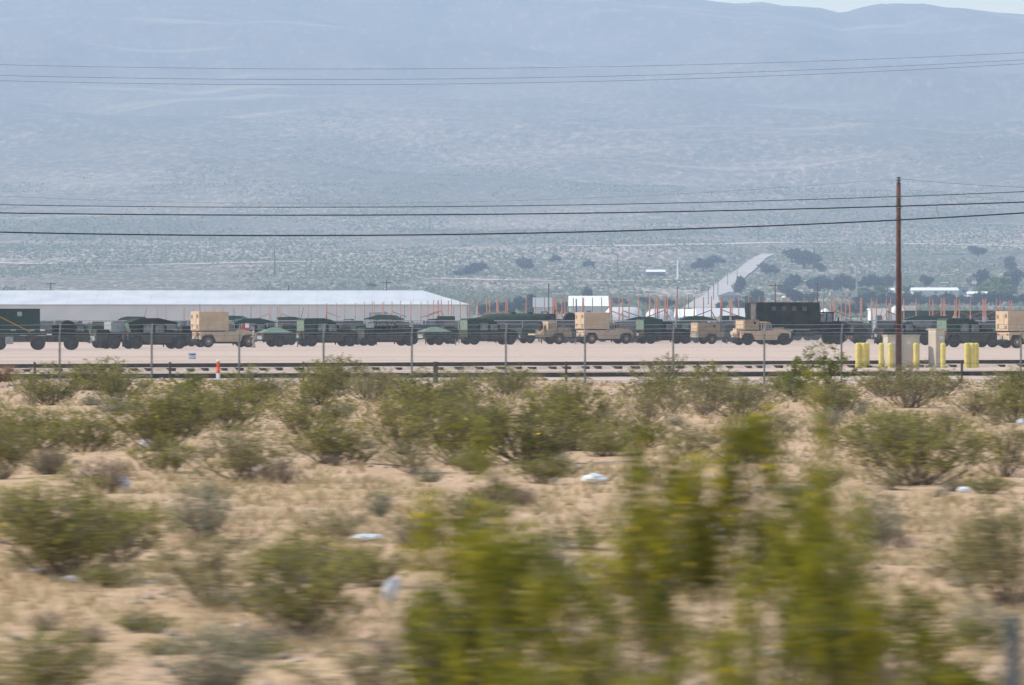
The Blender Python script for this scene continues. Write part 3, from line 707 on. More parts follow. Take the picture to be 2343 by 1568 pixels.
        for x in (-.95, -.05):
            for y in (-.5, .5): G().box(x - .2, x + .2, y - .22, y + .22, 1.222, 1.62).obj('seat', M['dark'], t)
        G().box(-2.25, -1.45, -.9, .9, 1.222, 1.5).obj('cargo_cover', M['green'], t)
        G().box(-1.46, -1.40, -.95, .95, 1.3, 1.85).obj('rear_curtain', M['window'], t)
    elif top == 'shelter':
        s = G().box(-2.42, .02, -1.08, 1.08, 1.30, 2.80).obj('shelter', B, t)
        bv = s.modifiers.new('bevel', 'BEVEL'); bv.width = .04; bv.segments = 2
        G().box(-2.45, -2.42, -.42, .42, 1.4, 2.55).obj('shelter_door', B, s)
        for z in (1.75, 2.2): G().box(-2.0, -.4, -1.095, -1.08, z, z + .04).obj('shelter_rib', B, s)
        for y, z in ((-.75, 2.45), (.7, 2.4), (.62, 1.7), (-.72, 1.6)): G().box(-2.47, -2.425, y - .14, y + .14, z - .12, z + .12).obj('vent_cover', M['tand'], s)
        G().box(-2.25, .0, -.98, .98, 1.222, 1.30).obj('shelter_skid', M['dark'], t)
        G().prism([(.04, 1.84), (.42, 1.87), (.40, 1.93), (.04, 2.05)], -1.0, 1.0).obj('cab_roof', B, t)
    elif top == 'pickup':    # cab with tan roof, generator box behind
        G().prism([(-.34, 1.222), (-.36, 1.84), (.42, 1.84), (.42, 1.92), (.0, 2.0), (-.42, 2.0), (-.42, 1.222)], -1.0, 1.0, .05).obj('cab_roof', B, t)
        s = G().box(-1.95, -.62, -.98, .98, 1.28, 2.15).obj('equipment_box', M['tand'], t)
        G().box(-1.98, -1.95, -.8, .8, 1.35, 2.05).obj('box_door', B, s)
        G().box(-1.1, -.92, -.998, -.98, 1.75, 1.98).obj('box_vent', M['dark'], s)
        G().box(-1.9, -.7, -.9, .9, 1.222, 1.28).obj('box_skid', M['dark'], t)
        G().box(-2.56, -2.31, -.7, .1, .98, 1.42).obj('jerry_can', B, t)
        G().box(-2.52, -2.31, .2, .8, .9, 1.15).obj('stowage_box', B, t)
    elif top == 'cargo':     # high square dark canvas over the bed
        G().prism([(-2.28, 1.222), (-2.28, 2.14), (-2.2, 2.2), (-.55, 2.2), (-.5, 2.1), (-.5, 1.222)], -1.04, 1.04, .03).obj('cargo_canvas', M['dgreen'], t)
        G().box(-2.31, -2.283, -.9, .9, 1.26, 2.1).obj('sunlit_tail_curtain', M['pale'], t)  # rear of the dark canvas, sunlight put into its paler colour
        G().prism([(-.40, 1.222), (-.42, 1.84), (.42, 1.84), (.42, 1.92), (-.46, 1.97), (-.46, 1.222)], -1.0, 1.0, .04).obj('cab_roof', M[canvas], t)
    elif top == 'low':
        G().box(-.35, .45, -1.0, 1.0, 1.86, 1.92).obj('cab_roof', M['green'], t)
        r_ = G()
        for y in (-1.0, .94): r_.box(-.35, -.29, y, y + .06, 1.222, 1.86)
        r_.obj('roof_bows', B, t); G().box(-2.2, -.5, -.95, .95, 1.222, 1.45).obj('bed_cover', M['camod'], t)
    return t
def small_trailer(xc, base, label, kind='tent', body='camo', sc=1.0):
    t = place(xc, base, label, 'trailer', 'cargo_trailer'); t.scale = (sc,) * 3; B = M[body]
    G().prism([(-1.35, .62), (-1.35, 1.18), (1.2, 1.18), (1.2, .62), (.55, .62), (.4, .95), (-.4, .95), (-.55, .62)], -.95, .95).obj('bed', B, t)
    for y in (-1.0, 1.0): wheel(t, 0, y, .47, .28, body)
    g = G(); g.tube([(1.2, -.7, .62), (2.15, 0, .55)], .05, 6); g.tube([(1.2, .7, .62), (2.15, 0, .55)], .05, 6); g.obj('drawbar', M['dark'], t)
    G().tube([(1.95, 0, .55), (1.95, 0, .0)], .05, 6).obj('jack_stand', M['steel'], t)
    G().box(-1.4, -1.352, -.6, .6, .62, .95).obj('tail_plate', M['ltgrey'], t)
    for y in (-.75, .75): G().box(-1.39, -1.352, y - .1, y + .1, .98, 1.1).obj('tail_light', M['rlens'], t)
    if kind == 'tent':
        g = G(); z0, zp = 1.19, 1.62
        g.add([(-1.42, -1.02, z0), (1.27, -1.02, z0), (1.27, 1.02, z0), (-1.42, 1.02, z0), (-.35, 0, zp), (.25, 0, zp)], [(3, 2, 1, 0), (0, 1, 5, 4), (1, 2, 5), (2, 3, 4, 5), (3, 0, 4)])
        g.obj('canvas_cover', M['pale'], t)
    elif kind == 'gen':
        G().box(-.9, -.1, -.8, .8, 1.19, 1.95).obj('generator_box', M['tan'], t)
        G().box(-.85, -.15, -.815, -.802, 1.3, 1.8).obj('louvre', M['tand'], t)
        G().lathe([(.1, -.1), (.42, -.1), (.42, .1), (.1, .1)], 14, (-1.3, 0, 1.55), 'x').obj('spare_tyre', M['rubber'], t)
        G().box(-.05, 1.15, -.93, .93, 1.182, 1.42).obj('tool_locker', M['tand'], t)
        G().box(-2.1, -1.402, -.8, .8, .78, .9).obj('rear_step', M['tan'], t)
    elif kind == 'greybox':
        G().box(-.2, 1.1, -.85, .85, 1.19, 2.0).obj('equipment_box', M['ltgrey'], t)
        G().box(-1.25, -.3, -.8, .8, 1.19, 1.42).obj('canvas_bundle', M['camo'], t)
    elif kind == 'tanbox':
        G().box(-1.3, .9, -.9, .9, 1.19, 1.98).obj('equipment_box', M['tand'], t)
        G().box(-1.34, -1.302, -.7, .7, 1.22, 1.9).obj('box_door', M['tan'], t)
        G().box(.2, .4, -.915, -.902, 1.6, 1.8).obj('box_vent', M['dark'], t)
    return t
def van_truck(xc, base, label, rz=YAW):
    t = place(xc, base, label, 'military truck', 'van_truck', rz); t.scale = (1.06, 1.06, 1.06); B = M['camod']
    G().box(-4.4, 4.1, -.45, .45, .85, 1.12).obj('chassis', M['dark'], t)
    for x in (-3.1, -1.75, 3.15):
        for y in (-1.0, 1.0): wheel(t, x, y, .62, .42, 'camod')
    s = G().box(-4.55, 1.35, -1.22, 1.22, 1.42, 3.62).obj('van_body', B, t)
    bv = s.modifiers.new('bevel', 'BEVEL'); bv.width = .03
    for x in (-2.95, -2.0, -1.05, -.1):
        f = G().box(x - .24, x + .24, -1.25, -1.221, 2.85, 3.3).obj('window', M['camo'], s)
        G().box(x - .19, x + .19, -1.256, -1.252, 2.9, 3.25).obj('pane', M['grey'], f)
    for y0, y1 in ((-1.1, -.03), (.03, 1.1)): G().box(-4.59, -4.552, y0, y1, 1.55, 3.5).obj('rear_door', M['grey'] if y0 < 0 else M['camod'], s)
    g = G()
    for y in (.35, .85): g.tube([(-4.68, y, 1.3), (-4.68, y, 3.5)], .03, 5)
    for k in range(7): g.tube([(-4.68, .35, 1.45 + k * .32), (-4.68, .85, 1.45 + k * .32)], .025, 5)
    g.obj('ladder', M['dark'], s)
    G().box(-4.3, 1.2, -1.18, 1.18, 1.30, 1.42).obj('van_sill', M['dark'], t)
    G().box(-.9, .9, -1.2, -.6, .7, 1.25).obj('fuel_tank', M['camo'], t)
    G().prism([(1.42, 1.15), (1.42, 1.95), (2.72, 1.95), (2.72, 1.15)], -1.05, 1.05).obj('cab', B, t)
    fr = G()
    for x in (1.42, 2.05, 2.64):
        for y in (-1.03, .97): fr.box(x, x + .07, y, y + .06, 1.952, 2.68)
    fr.obj('cab_pillars', B, t)
    G().box(1.38, 2.78, -1.06, 1.06, 2.682, 2.80).obj('cab_roof', M['camod'], t)
    G().box(2.66, 2.69, -.95, .95, 1.96, 2.67).obj('windshield', M['glass'], t)
    G().box(1.5, 2.03, -1.02, -1.0, 1.96, 2.66).obj('side_window', M['window'], t)
    G().box(2.13, 2.62, -1.02, -1.0, 1.96, 2.66).obj('side_window', M['window'], t)
    G().box(1.5, 2.66, -1.08, -1.052, 1.2, 1.93).obj('door', B, t)
    G().prism([(2.73, 1.2), (2.73, 2.02), (3.6, 1.98), (4.25, 1.82), (4.42, 1.6), (4.42, 1.1), (4.0, 1.1)], -.72, .72).obj('hood', B, t)
    for y0, y1 in ((-1.22, -.74), (.74, 1.22)): G().prism([(2.3, 1.1), (2.5, 1.5), (2.9, 1.62), (3.6, 1.62), (4.1, 1.3), (4.1, 1.18), (3.55, 1.45), (2.8, 1.45), (2.5, 1.1)], y0, y1).obj('fender', B, t)
    G().box(4.44, 4.62, -1.2, 1.2, .78, 1.05).obj('front_bumper', M['dark'], t)
    for y in (-.9, .9): G().lathe([(.13, 0), (.13, .06)], 10, (4.12, y, 1.45), 'x').obj('headlight', M['glass'], t)
    G().box(3.0, 3.12, -1.3, -1.22, 1.9, 2.3).obj('mirror', M['dark'], t)
    return t
def heavy_truck(xc, base):
    t = place(xc, base, 'long low dark truck with a spare wheel behind its cab at the far left', 'military truck', 'heavy_truck', R(8)); B = M['camo']
    G().box(-4.6, 4.3, -.5, .5, .6, .95).obj('chassis', M['dark'], t)
    G().box(-4.7, 1.2, -1.2, 1.2, 1.1, 1.24).obj('flatbed', B, t)
    G().box(-4.2, 1.2, -1.15, -.9, .6, 1.08).obj('side_lockers', M['camo'], t)
    for x in (-3.6, -2.3, .6, 3.1):
        for y in (-1.0, 1.0): wheel(t, x, y, .5, .36, 'camo')
    G().lathe([(.2, -.2), (.56, -.2), (.62, -.1), (.62, .1), (.56, .2), (.2, .2)], 20, (2.75, -1.3, 1.62), 'y').obj('spare_wheel', M['rubber'], t)
    G().box(1.7, 2.2, -.9, .9, .95, 1.85).obj('spare_carrier', M['dark'], t)
    G().box(1.3, 4.45, -1.1, 1.1, .72, 1.12).obj('front_deck', B, t)
    G().prism([(2.3, 1.122), (2.5, 1.95), (4.0, 1.95), (4.35, 1.4), (4.45, 1.122)], -1.08, 1.08, .06).obj('cab', B, t)
    for a_, b_ in ((3.0, 3.38), (3.48, 3.95)): G().prism([(a_, 1.4), (a_, 1.8), (b_ - .02, 1.8), (b_ + .06, 1.4)], -1.10, -1.04).obj('side_window', M['window'], t)
    G().prism([(4.03, 1.9), (4.34, 1.42), (4.37, 1.42), (4.06, 1.9)], -.95, .95).obj('windshield', M['glass'], t)
    G().box(4.46, 4.62, -1.1, 1.1, .5, .95).obj('front_bumper', M['ltgrey'], t)
    G().box(4.38, 4.50, -1.0, -.8, 1.0, 1.5).obj('mirror', M['ltgrey'], t)
    G().box(-1.9, -1.3, -1.20, -1.152, .45, 1.0).obj('data_plate', M['ltgrey'], t)
    c = thing('shipping_container', 'dark green container strapped on the truck bed at the far left', 'container', t.matrix_basis @ Vector((-2.0, 0, 1.24)), R(8))
    G().box(-2.2, 2.7, -1.2, 1.2, 0, 1.86).obj('container_body', M['dgreen'], c)
    for k in range(14): G().box(-2.1 + k * .34, -1.98 + k * .34, -1.235, -1.202, .12, 1.74).obj('side_rib', M['dgreen'], c)
    for x in (-1.0, 1.0): G().box(x, x + .35, -1.245, -1.237, 1.3, 1.62).obj('label_plate', M['ltgrey'], c)
    for x in (.5, 1.9): G().box(x, x + .4, -1.245, -1.237, .2, .32).obj('label_plate', M['ltgrey'], c)
    G().tube([(-.8, -1.26, 1.5), (2.0, -1.28, .1)], .05, 4).obj('strap', M['strap'], c)
    for k in range(2): G().box(-2.24, -2.202, -1.1 + k * 1.12, -.02 + k * 1.12, .1, 1.76).obj('end_door', M['pale'], c)  # doors paler than the body: sun on this end painted in
heavy_truck(68, 801)
small_trailer(252, 798.5, 'dark trailer with grey equipment box right of the heavy truck', 'greybox', 'camo', 1.05)
hmmwv(352, 798.5, 'camouflaged utility vehicle with slanting canvas roof left of the first tan shelter vehicle', 'camo', 'slant', 'camod', rim='camo')
hmmwv(513, 795, 'tan utility vehicle with tall box shelter beside the standing person', 'tan', 'shelter', rim='tan')
hmmwv(585, 788, 'dark green vehicle with big overhanging roof behind the standing person', 'camod', 'slant', 'dgreen')
small_trailer(630, 794, 'small trailer with pale green peaked cover right of the standing person', 'tent')
hmmwv(748, 793, 'green canvas topped utility vehicle between two trailers left of centre', 'camo', 'canvas', 'green')
hmmwv(884, 791.5, 'open sided utility vehicle with grey rear curtain left of the second peaked trailer', 'camo', 'open4', 'dgreen')
small_trailer(995, 790, 'small trailer with sharply peaked pale green cover near the centre', 'tent')
hmmwv(1117, 789, 'green canvas topped utility vehicle in front of the tanker trailer', 'camo', 'canvas', 'green')
hmmwv(1383, 787, 'tan utility vehicle with tall box shelter right of the tanker', 'tan', 'shelter', rim='tan')
hmmwv(1518, 787, 'dark green utility vehicle with square canvas bed between two tan vehicles', 'camod', 'cargo', 'camod')
small_trailer(1618, 787.5, 'tan box trailer parked left of the tan pickup vehicle', 'tanbox', 'tand')
hmmwv(1640, 782, 'dark soft topped vehicle partly hidden behind the tan box trailer', 'camod', 'low', 'camod')
hmmwv(1741, 790, 'tan pickup style utility vehicle with equipment box in front of the dark van truck', 'tan', 'pickup', rim='dark')
van_truck(1829, 788.6, 'large dark camouflaged truck with tall windowed van box and long hood')
small_trailer(1268, 788, 'tan generator trailer with square box left of the second tan shelter vehicle', 'gen', 'tand', 1.08)
hmmwv(2065, 790, 'low dark utility vehicle mostly hidden behind the wide beige cabinet', 'camod', 'low', 'camod')
hmmwv(2214, 795, 'dark green canvas topped utility vehicle right of the tall beige cabinet', 'camo', 'canvas', 'green')
hmmwv(2357, 797, 'tan shelter vehicle cut off by the right edge of the photo', 'tan', 'shelter', rim='tan')

rg = random.Random(21)
for i, (xg, yg) in enumerate(((228, 797), (430, 793), (660, 790), (826, 789.5), (938, 788.5), (1030, 787.5), (1205, 786), (1300, 785.5), (1452, 785), (1583, 785), (1668, 785), (1965, 787), (2290, 791))):
    t = place(xg, yg, 'dark field gear trailer ' + ('right of the heavy truck', 'left of the first tan shelter vehicle', 'right of the first peaked trailer', 'left of the open sided vehicle', 'right of the open sided vehicle', 'right of the second peaked trailer', 'below the tanker', 'left of the second tan shelter vehicle', 'right of the second tan shelter vehicle', 'left of the tan box trailer', 'left of the tan pickup vehicle', 'right of the van truck', 'near the right edge by the traffic cone')[i], 'trailer', 'gear_trailer', YAW + R(rg.uniform(-5, 5)))
    hh = rg.uniform(.5, 1.0)
    G().box(-.9, .9, -.8, .8, .45, .95).obj('bed', M['camo'], t)
    for yy in (-.85, .85): wheel(t, 0, yy, .42, .25, 'camo')
    G().prism([(-.8, .952), (-.75, .95 + hh), (-.1, 1.0 + hh), (.5, .9 + hh * .8), (.8, .952)], -.7, .7, .08).obj('load', M[('green', 'camod', 'camo')[i % 3]], t)
    for yy in (-.5, .35): G().box(-.92, -.902, yy, yy + .2, .55, .75).obj('reflector', M['rlens' if i % 2 else 'ltgrey'], t)
    G().tube([(.9, 0, .55), (1.6, 0, .5)], .05, 6).obj('drawbar', M['dark'], t); G().tube([(1.5, 0, .5), (1.5, 0, 0)], .04, 6).obj('jack_stand', M['dark'], t)
# tanker semi-trailer behind, and the dark truck with a big wheel
def tanker():
    t = place(1186, 782, 'long dark green tanker trailer behind the canvas topped vehicle', 'tanker', 'tanker_trailer', R(14))
    g = G().lathe([(.25, -4.1), (.62, -3.9), (.82, -3.2), (.9, -2.2), (.9, 2.6), (.8, 2.85), (.5, 2.95)], 22, (0, 0, 2.0), 'x')
    g.obj('tank', M['green'], t, True)
    G().box(-3.6, 2.9, -.5, .5, .85, 1.12).obj('frame', M['dark'], t)
    G().box(-3.4, 2.6, -1.1, -.8, .8, 1.15).obj('side_skirt', M['camod'], t)
    for x in (-2.9, -1.7):
        for y in (-1, 1): wheel(t, x, y, .55, .4, 'camod')
    G().lathe([(.3, 0), (.3, .14)], 14, (-.6, 0, 2.88)).obj('hatch', M['green'], t)
    G().lathe([(.3, 0), (.3, .14)], 14, (1.2, 0, 2.88)).obj('hatch', M['green'], t)
    G().box(2.95, 3.7, -.9, .9, 1.1, 2.85).obj('pump_box', M['camod'], t)
    for y in (-.5, .5): G().box(2.2, 2.35, y - .06, y + .06, 0, .86).obj('landing_leg', M['steel'], t)
tanker()
def flat_truck():
    t = place(1296, 784, 'dark truck carrying a big spare wheel between the tanker and the tan shelter', 'military truck', 'wheel_truck', R(14))
    G().box(-2.2, 2.2, -1.1, 1.1, .95, 1.3).obj('deck', M['camod'], t)
    for x in (-1.4, 1.4):
        for y in (-1, 1): wheel(t, x, y, .55, .4, 'camod')
    G().lathe([(.25, -.25), (.66, -.25), (.76, -.12), (.76, .12), (.66, .25), (.25, .25)], 22, (.2, -.7, 2.2), 'y').obj('spare_wheel', M['rubber'], t)
    G().box(-1.5, -.7, -.9, .9, 1.3, 2.3).obj('winch_frame', M['camod'], t)
    G().box(.9, 1.9, -1, 1, 1.3, 2.4).obj('cab', M['camod'], t)
    g = G(); g.tube([(-1.5, -.6, 2.3), (-2.3, -.6, 3.1)], .06, 6); g.tube([(-1.3, .5, 2.3), (-1.0, .5, 3.2)], .06, 6); g.obj('boom', M['dgreen'], t)
flat_truck()
# red cross panel standing between the vehicles
t = place(561, 789, 'white and red cross panel fixed upright beside the first tan shelter vehicle', 'sign', 'cross_panel', 0)
G().box(-.34, .34, -.02, .02, .9, 1.92).obj('panel', M['white'], t)
G().box(-.34, .34, -.03, -.022, 1.28, 1.54).obj('cross_bar', M['red'], t)
G().box(-.30, -.02, -.036, -.031, .9, 1.92).obj('cross_upright', M['red'], t)
for x in (-.3, .3): G().tube([(x, 0, 0), (x, 0, .9)], .03, 6).obj('leg', M['dark'], t)
# stored trucks at right far
def stored_truck():
    t = thing('stored_truck', 'dark camouflaged truck stored beyond the rear fence', 'military truck', (0, 0, 0), 0, 'trucks stored beyond the rear fence at right')
    G().box(-4.2, 3.8, -.5, .5, .9, 1.2).obj('chassis', M['dark'], t)
    G().box(-4.3, 1.2, -1.2, 1.2, 1.2, 2.3).obj('cargo_bed', M['camo'], t)
    G().prism([(-4.3, 2.302), (-4.3, 3.3), (-4.1, 3.45), (1.0, 3.45), (1.2, 3.3), (1.2, 2.302)], -1.15, 1.15, .1).obj('canvas_top', M['dgreen'], t)
    G().prism([(1.4, 1.2), (1.4, 2.7), (2.5, 2.7), (2.7, 1.9), (4.0, 1.8), (4.0, 1.2)], -1.1, 1.1).obj('cab', M['camo'], t)
    G().prism([(1.7, 2.0), (1.7, 2.55), (2.35, 2.55), (2.5, 2.0)], -1.12, -1.08).obj('side_window', M['glass'], t)
    for x in (-3.2, -1.8, 2.9):
        for y in (-1, 1): wheel(t, x, y, .6, .4, 'camo')
    return t
st = stored_truck(); fl = [False]
for i in range(5): put([st], fl, 0, pt(2135 + i * 62, 780 + i * 6, 0), R(4 * i - 6))
vs_ = [o for o in C.objects if o.parent is None and o.name.startswith('utility_vehicle')]
for i in range(17):   # more vehicles parked in rows beyond the rear fence
    o = vs_[(i * 5 + 3) % len(vs_)]; tan = 'tan' in o['label']
    if 'shelter' in o['label']: o = vs_[2]; tan = False
    d = random.choice((622, 636, 668)) + random.uniform(-3, 3); x = 300 + i * 118 + random.uniform(-30, 30)
    c = copy_tree(o, pt(x, d, 0), R(random.choice((10, 170, 185, 30))), (1.05, 1.05, 1.12 + random.uniform(0, .1)), 'dull ' + ('tan' if tan else 'green') + ' utility vehicle stored among trailers beyond the rear fence')
    c['group'] = 'utility vehicles stored beyond the rear fence' + (' in tan' if tan else '')

# traffic cone
p = pt(2307, dist_of(795.5), 0)
t = thing('traffic_cone', 'small orange traffic cone left of the tan shelter vehicle at the right edge', 'traffic cone', p)
G().box(-.19, .19, -.19, .19, 0, .04).obj('base', M['vor'], t); G().lathe([(.15, .04), (.03, .48)], 12).obj('cone', M['vor'], t)
G().lathe([(.115, .19), (.085, .30)], 12).obj('band', M['white'], t)

# person
def person(loc, rz):
    t = thing('person', 'person in pale camouflage uniform standing at the nose of the tan shelter vehicle', 'person', loc, rz)
    P = {'pel': (0, 0, .95), 'sp': (.01, 0, 1.15), 'ch': (.03, 0, 1.36), 'nk': (.05, 0, 1.50), 'hd': (.08, 0, 1.60), 'tp': (.08, 0, 1.74)}
    V = [P['pel'], P['sp'], P['ch'], P['nk'], P['hd'], P['tp']]; E = [(0, 1), (1, 2), (2, 3), (3, 4), (4, 5)]
    Rr = [(.16, .13), (.14, .11), (.17, .12), (.06, .06), (.10, .085), (.07, .06)]
    for s in (-1, 1):
        k = len(V)
        V += [(.0 + .04 * s, .10 * s, .86), (.06 + .06 * s, .11 * s, .50), (-.02 + .08 * s, .11 * s, .10), (.12 + .08 * s, .12 * s, .04)]
        E += [(0, k), (k, k + 1), (k + 1, k + 2), (k + 2, k + 3)]; Rr += [(.10, .10), (.07, .07), (.05, .05), (.045, .04)]
        k = len(V)
        V += [(.03, .19 * s, 1.40), (.02 + .05 * (s > 0), .25 * s, 1.12), (.20, .22 * s, .95), (.29, .20 * s, .93)]
        E += [(2, k), (k, k + 1), (k + 1, k + 2), (k + 2, k + 3)]; Rr += [(.06, .06), (.05, .05), (.038, .038), (.04, .02)]
        h = k + 3
        for j in range(5):
            q = len(V); y = .20 * s + (j - 2) * .018
            V += [(.33, y, .925), (.37 - .01 * abs(j - 2), y, .90)]; E += [(h, q), (q, q + 1)]; Rr += [(.010, .010), (.008, .008)]
    me = bpy.data.meshes.new('body'); me.from_pydata(V, E, []); o = bpy.data.objects.new('body', me); C.objects.link(o)
    md = o.modifiers.new('skin', 'SKIN')
    for i, r in enumerate(Rr): me.skin_vertices[0].data[i].radius = r
    me.skin_vertices[0].data[0].use_root = True
    sb = o.modifiers.new('sub', 'SUBSURF'); sb.levels = 1; sb.render_levels = 1
    dg = bpy.context.evaluated_depsgraph_get(); m2 = bpy.data.meshes.new_from_object(o.evaluated_get(dg))
    bpy.data.objects.remove(o)
    m2.materials.clear(); m2.materials.append(M['uni']); m2.materials.append(M['skin'])
    for p_ in m2.polygons:
        c = p_.center
        if c.z > 1.47 or (c.x > .24 and c.z > .7): p_.material_index = 1
        p_.use_smooth = True
    b = bpy.data.objects.new('body', m2); C.objects.link(b); b.parent = t
    G().lathe([(.112, 0), (.115, .05), (.10, .10), (.03, .12)], 14, (.07, 0, 1.67)).obj('cap', M['uni'], t, True)
    G().box(.15, .24, -.07, .07, 1.665, 1.68).obj('cap_peak', M['uni'], t)
    G().box(.165, .195, -.015, .015, 1.58, 1.62).obj('nose', M['skin'], t)
    for s in (-1, 1):
        G().box(-.06 + .08 * s, .22 + .08 * s, .11 * s - .05, .11 * s + .05, .0, .09).obj('boot', M['tand'], t)
        G().box(.158, .172, .035 * s - .012, .035 * s + .012, 1.625, 1.64).obj('eye', M['dark'], t)
    return t
person(pt(581, dist_of(795.5), 0), R(190)).scale = (.95, .95, .92)

# ---------------------------------------------------------------- cabinets and bollards
dB = 278
def cabinet(x0, x1, top, label, depth, rz):
    xa, xb = span(x0, x1, dB); h = zat(top, dB)
    t = thing('utility_cabinet', label, 'cabinet', ((xa + xb) / 2, dB + depth / 2, 0), rz); L = (xb - xa) / 2 - depth * math.sin(rz) / 2; D = depth / 2
    G().box(-L - .1, L + .1, -D - .1, D + .1, 0, .08).obj('plinth', M['conc'], t)
    b = G().box(-L, L, -D, D, .08, h - .06).obj('housing', M['beige'], t)
    bv = b.modifiers.new('bevel', 'BEVEL'); bv.width = .015
    G().box(-L - .03, L + .03, -D - .03, D + .03, h - .06, h).obj('lid', M['beige'], t)
    n = 2 if L > .6 else 1
    for k in range(n):
        a = -L + .06 + k * (2 * L - .08) / n; e = a + (2 * L - .16) / n
        dr = G().box(a, e, -D - .02, -D - .001, .16, h - .14).obj('door', M['beige'], t)
        G().box(e - .12, e - .08, -D - .05, -D - .021, h * .48, h * .60).obj('handle', M['dark'], dr)
        G().box(a + .12, a + .3, -D - .026, -D - .021, h * .72, h * .80).obj('label_plate', M['sign'], dr)
    return t
cabinet(2020, 2105, 766, 'wide low beige steel cabinet behind the wooden power pole', .8, R(13))
cabinet(2124, 2162, 752, 'tall narrow beige steel cabinet right of the wide one', .75, R(25))
proto_b = None
def bollard(x, dd, label, group):
    global proto_b
    p = pt(x, dd, 0)
    if proto_b is None:
        proto_b = thing('bollard', label, 'bollard', p, 0, group)
        G().lathe([(.125, 0), (.125, 1.12), (.105, 1.17), (.05, 1.19)], 16).obj('post', M['yellow'], proto_b, False)
        return proto_b
    o = copy_tree(proto_b, p, random.random() * 6, None, label); o['group'] = group; return o
for x, dd in ((1962.5, 277), (1969, 278.2), (1976, 277), (1983, 278.4)): bollard(x, dd, 'yellow bollard in the tight cluster left of the cabinets', 'yellow bollards left of the cabinets')
bollard(2015.6, 276.8, 'yellow bollard at the left corner of the wide cabinet', 'yellow bollards guarding the cabinets')
bollard(2036.6, 276.2, 'yellow bollard in front of the wide cabinet left of the wooden pole', 'yellow bollards guarding the cabinets')
bollard(2095, 276.2, 'yellow bollard in front of the right end of the wide cabinet', 'yellow bollards guarding the cabinets')
bollard(2157, 276.2, 'yellow bollard in front of the tall narrow cabinet', 'yellow bollards guarding the cabinets')
for x, dd in ((2211.5, 277), (2218, 278.2), (2224.5, 277), (2233, 277.4)): bollard(x, dd, 'yellow bollard in the tight cluster right of the cabinets', 'yellow bollards right of the cabinets')

# ---------------------------------------------------------------- railway tracks
def track(name, label, y0, y1, x0d, x1d, ties=True):
    d0, d1 = dist_of(y0), dist_of(y1); a = pt(x0d, d0, 0); b = pt(x1d, d1, 0)
    v = (b - a); L = v.length; rz = math.atan2(v.y, v.x); E = 14
    t = thing(name, label, 'railway track', a - v.normalized() * E, rz); L += 2 * E
    mb = mat('sandy ballast', (0.55, 0.42, 0.33), 0.95, col2=(0.42, 0.31, 0.24), scale=3, bump=.6)
    zt = .16 if ties else .04
    g = G().prism([(0, 0), (0, 1)], 0, 1) if False else G()
    pr = [(-2.6, 0.0), (-1.5, zt), (1.25, zt), (2.6, 0.0)]   # local y is away from camera; near side is negative
    if ties: pr = [(-1.62, 0.005), (-1.12, zt), (1.4, zt), (2.6, .005)]
    vs = []
    n = 60
    for i in range(n + 1):
        x = L * i / n; vs += [(x, q[0] + random.uniform(-.05, .05), q[1] + (random.uniform(-.012, .012) if 0 < k < 3 else -.05)) for k, q in enumerate(pr)]
    fs = [(i * 4 + k, (i + 1) * 4 + k, (i + 1) * 4 + k + 1, i * 4 + k + 1) for i in range(n) for k in range(3)]
    g.add(vs, fs); g.obj('ballast', mb, t)
    for yy in (-.75, .75):
        z = zt + .0
        g = G()
        for q0, q1, w0 in ((-.02, .03, .07), (.03, .12, .012), (.12, .165, .036)): g.box(0, L, yy - w0, yy + w0, z + q0, z + q1)
        g.obj('rail', M['dsteel'], t)
    if ties:
        me = None; x = 2.0; cnt = 0
        while x < L - 1 and cnt < 200:
            if random.random() > .10:
                if me is None:
                    o = G().box(-.10, .10, -1.72, 1.3, .0, .14).obj('tie', M['tie'], t); me = o.data
                else: o = bpy.data.objects.new('tie', me); C.objects.link(o); o.parent = t
                o.location = (x, random.uniform(-.12, .12), random.uniform(-.03, .0)); o.rotation_euler = (0, 0, R(random.uniform(-3, 3))); cnt += 1
            x += random.choice((1.0, 1.05, .95, .75, 1.1))
    else:
        # exposed tie ends banked with sand on the near side
        G().box(0, L, -1.02, -.84, -.02, .055).obj('guard_timber', M['tie'], t)
track('railway_track', 'far railway track with half buried ties and dark rails', 850.5, 839, 0, 2342)
track('railway_track', 'near railway track with thick dark rails low in the sand', 868.5, 861.5, 0, 2342, False)

# ---------------------------------------------------------------- front fences
xsP = [-270, -67, 136.5, 347, 547, 740, 942, 1157, 1338, 1539.6, 1748, 1924.6, 2335, 2540]
fp0, fp1 = pt(0, 199.5, 0), pt(2342, 212, 0); dirv = (fp1 - fp0).normalized(); rzf = math.atan2(dirv.y, dirv.x)
def on_fence(xd):   # parameter along fence line where column xd meets it
    k = (xd - 1171) / FPX
    return (k * fp0.y - fp0.x) / (dirv.x - k * dirv.y)
s0 = on_fence(xsP[0]); s1 = on_fence(xsP[-1]); o0 = fp0 + dirv * s0
t = thing('chain_link_fence', 'tall chain link fence with three barbed strands in front of the railway tracks', 'fence', o0, rzf)
me = None
for x in xsP:
    s = on_fence(x) - s0
    G().tube([(s, 0, -.05), (s, 0, 1.80)], .037, 8).obj('post', M['gpost'], t)
    a = G().tube([(s, 0, 1.801), (s + .0, -.10, 2.16)], .022, 6).obj('barb_arm', M['steel'], t)
for z, y in ((2.14, -.095), (1.99, -.05), (1.85, -.012)):
    g = G(); pts = []
    for i in range(len(xsP) - 1):
        a, b = on_fence(xsP[i]) - s0, on_fence(xsP[i + 1]) - s0
        pts += [(a + (b - a) * k / 6, y, z - .025 * math.sin(math.pi * k / 6)) for k in range(6)]
    g.tube(pts, .007, 4); g.obj('barbed_strand', M['steel'], t)
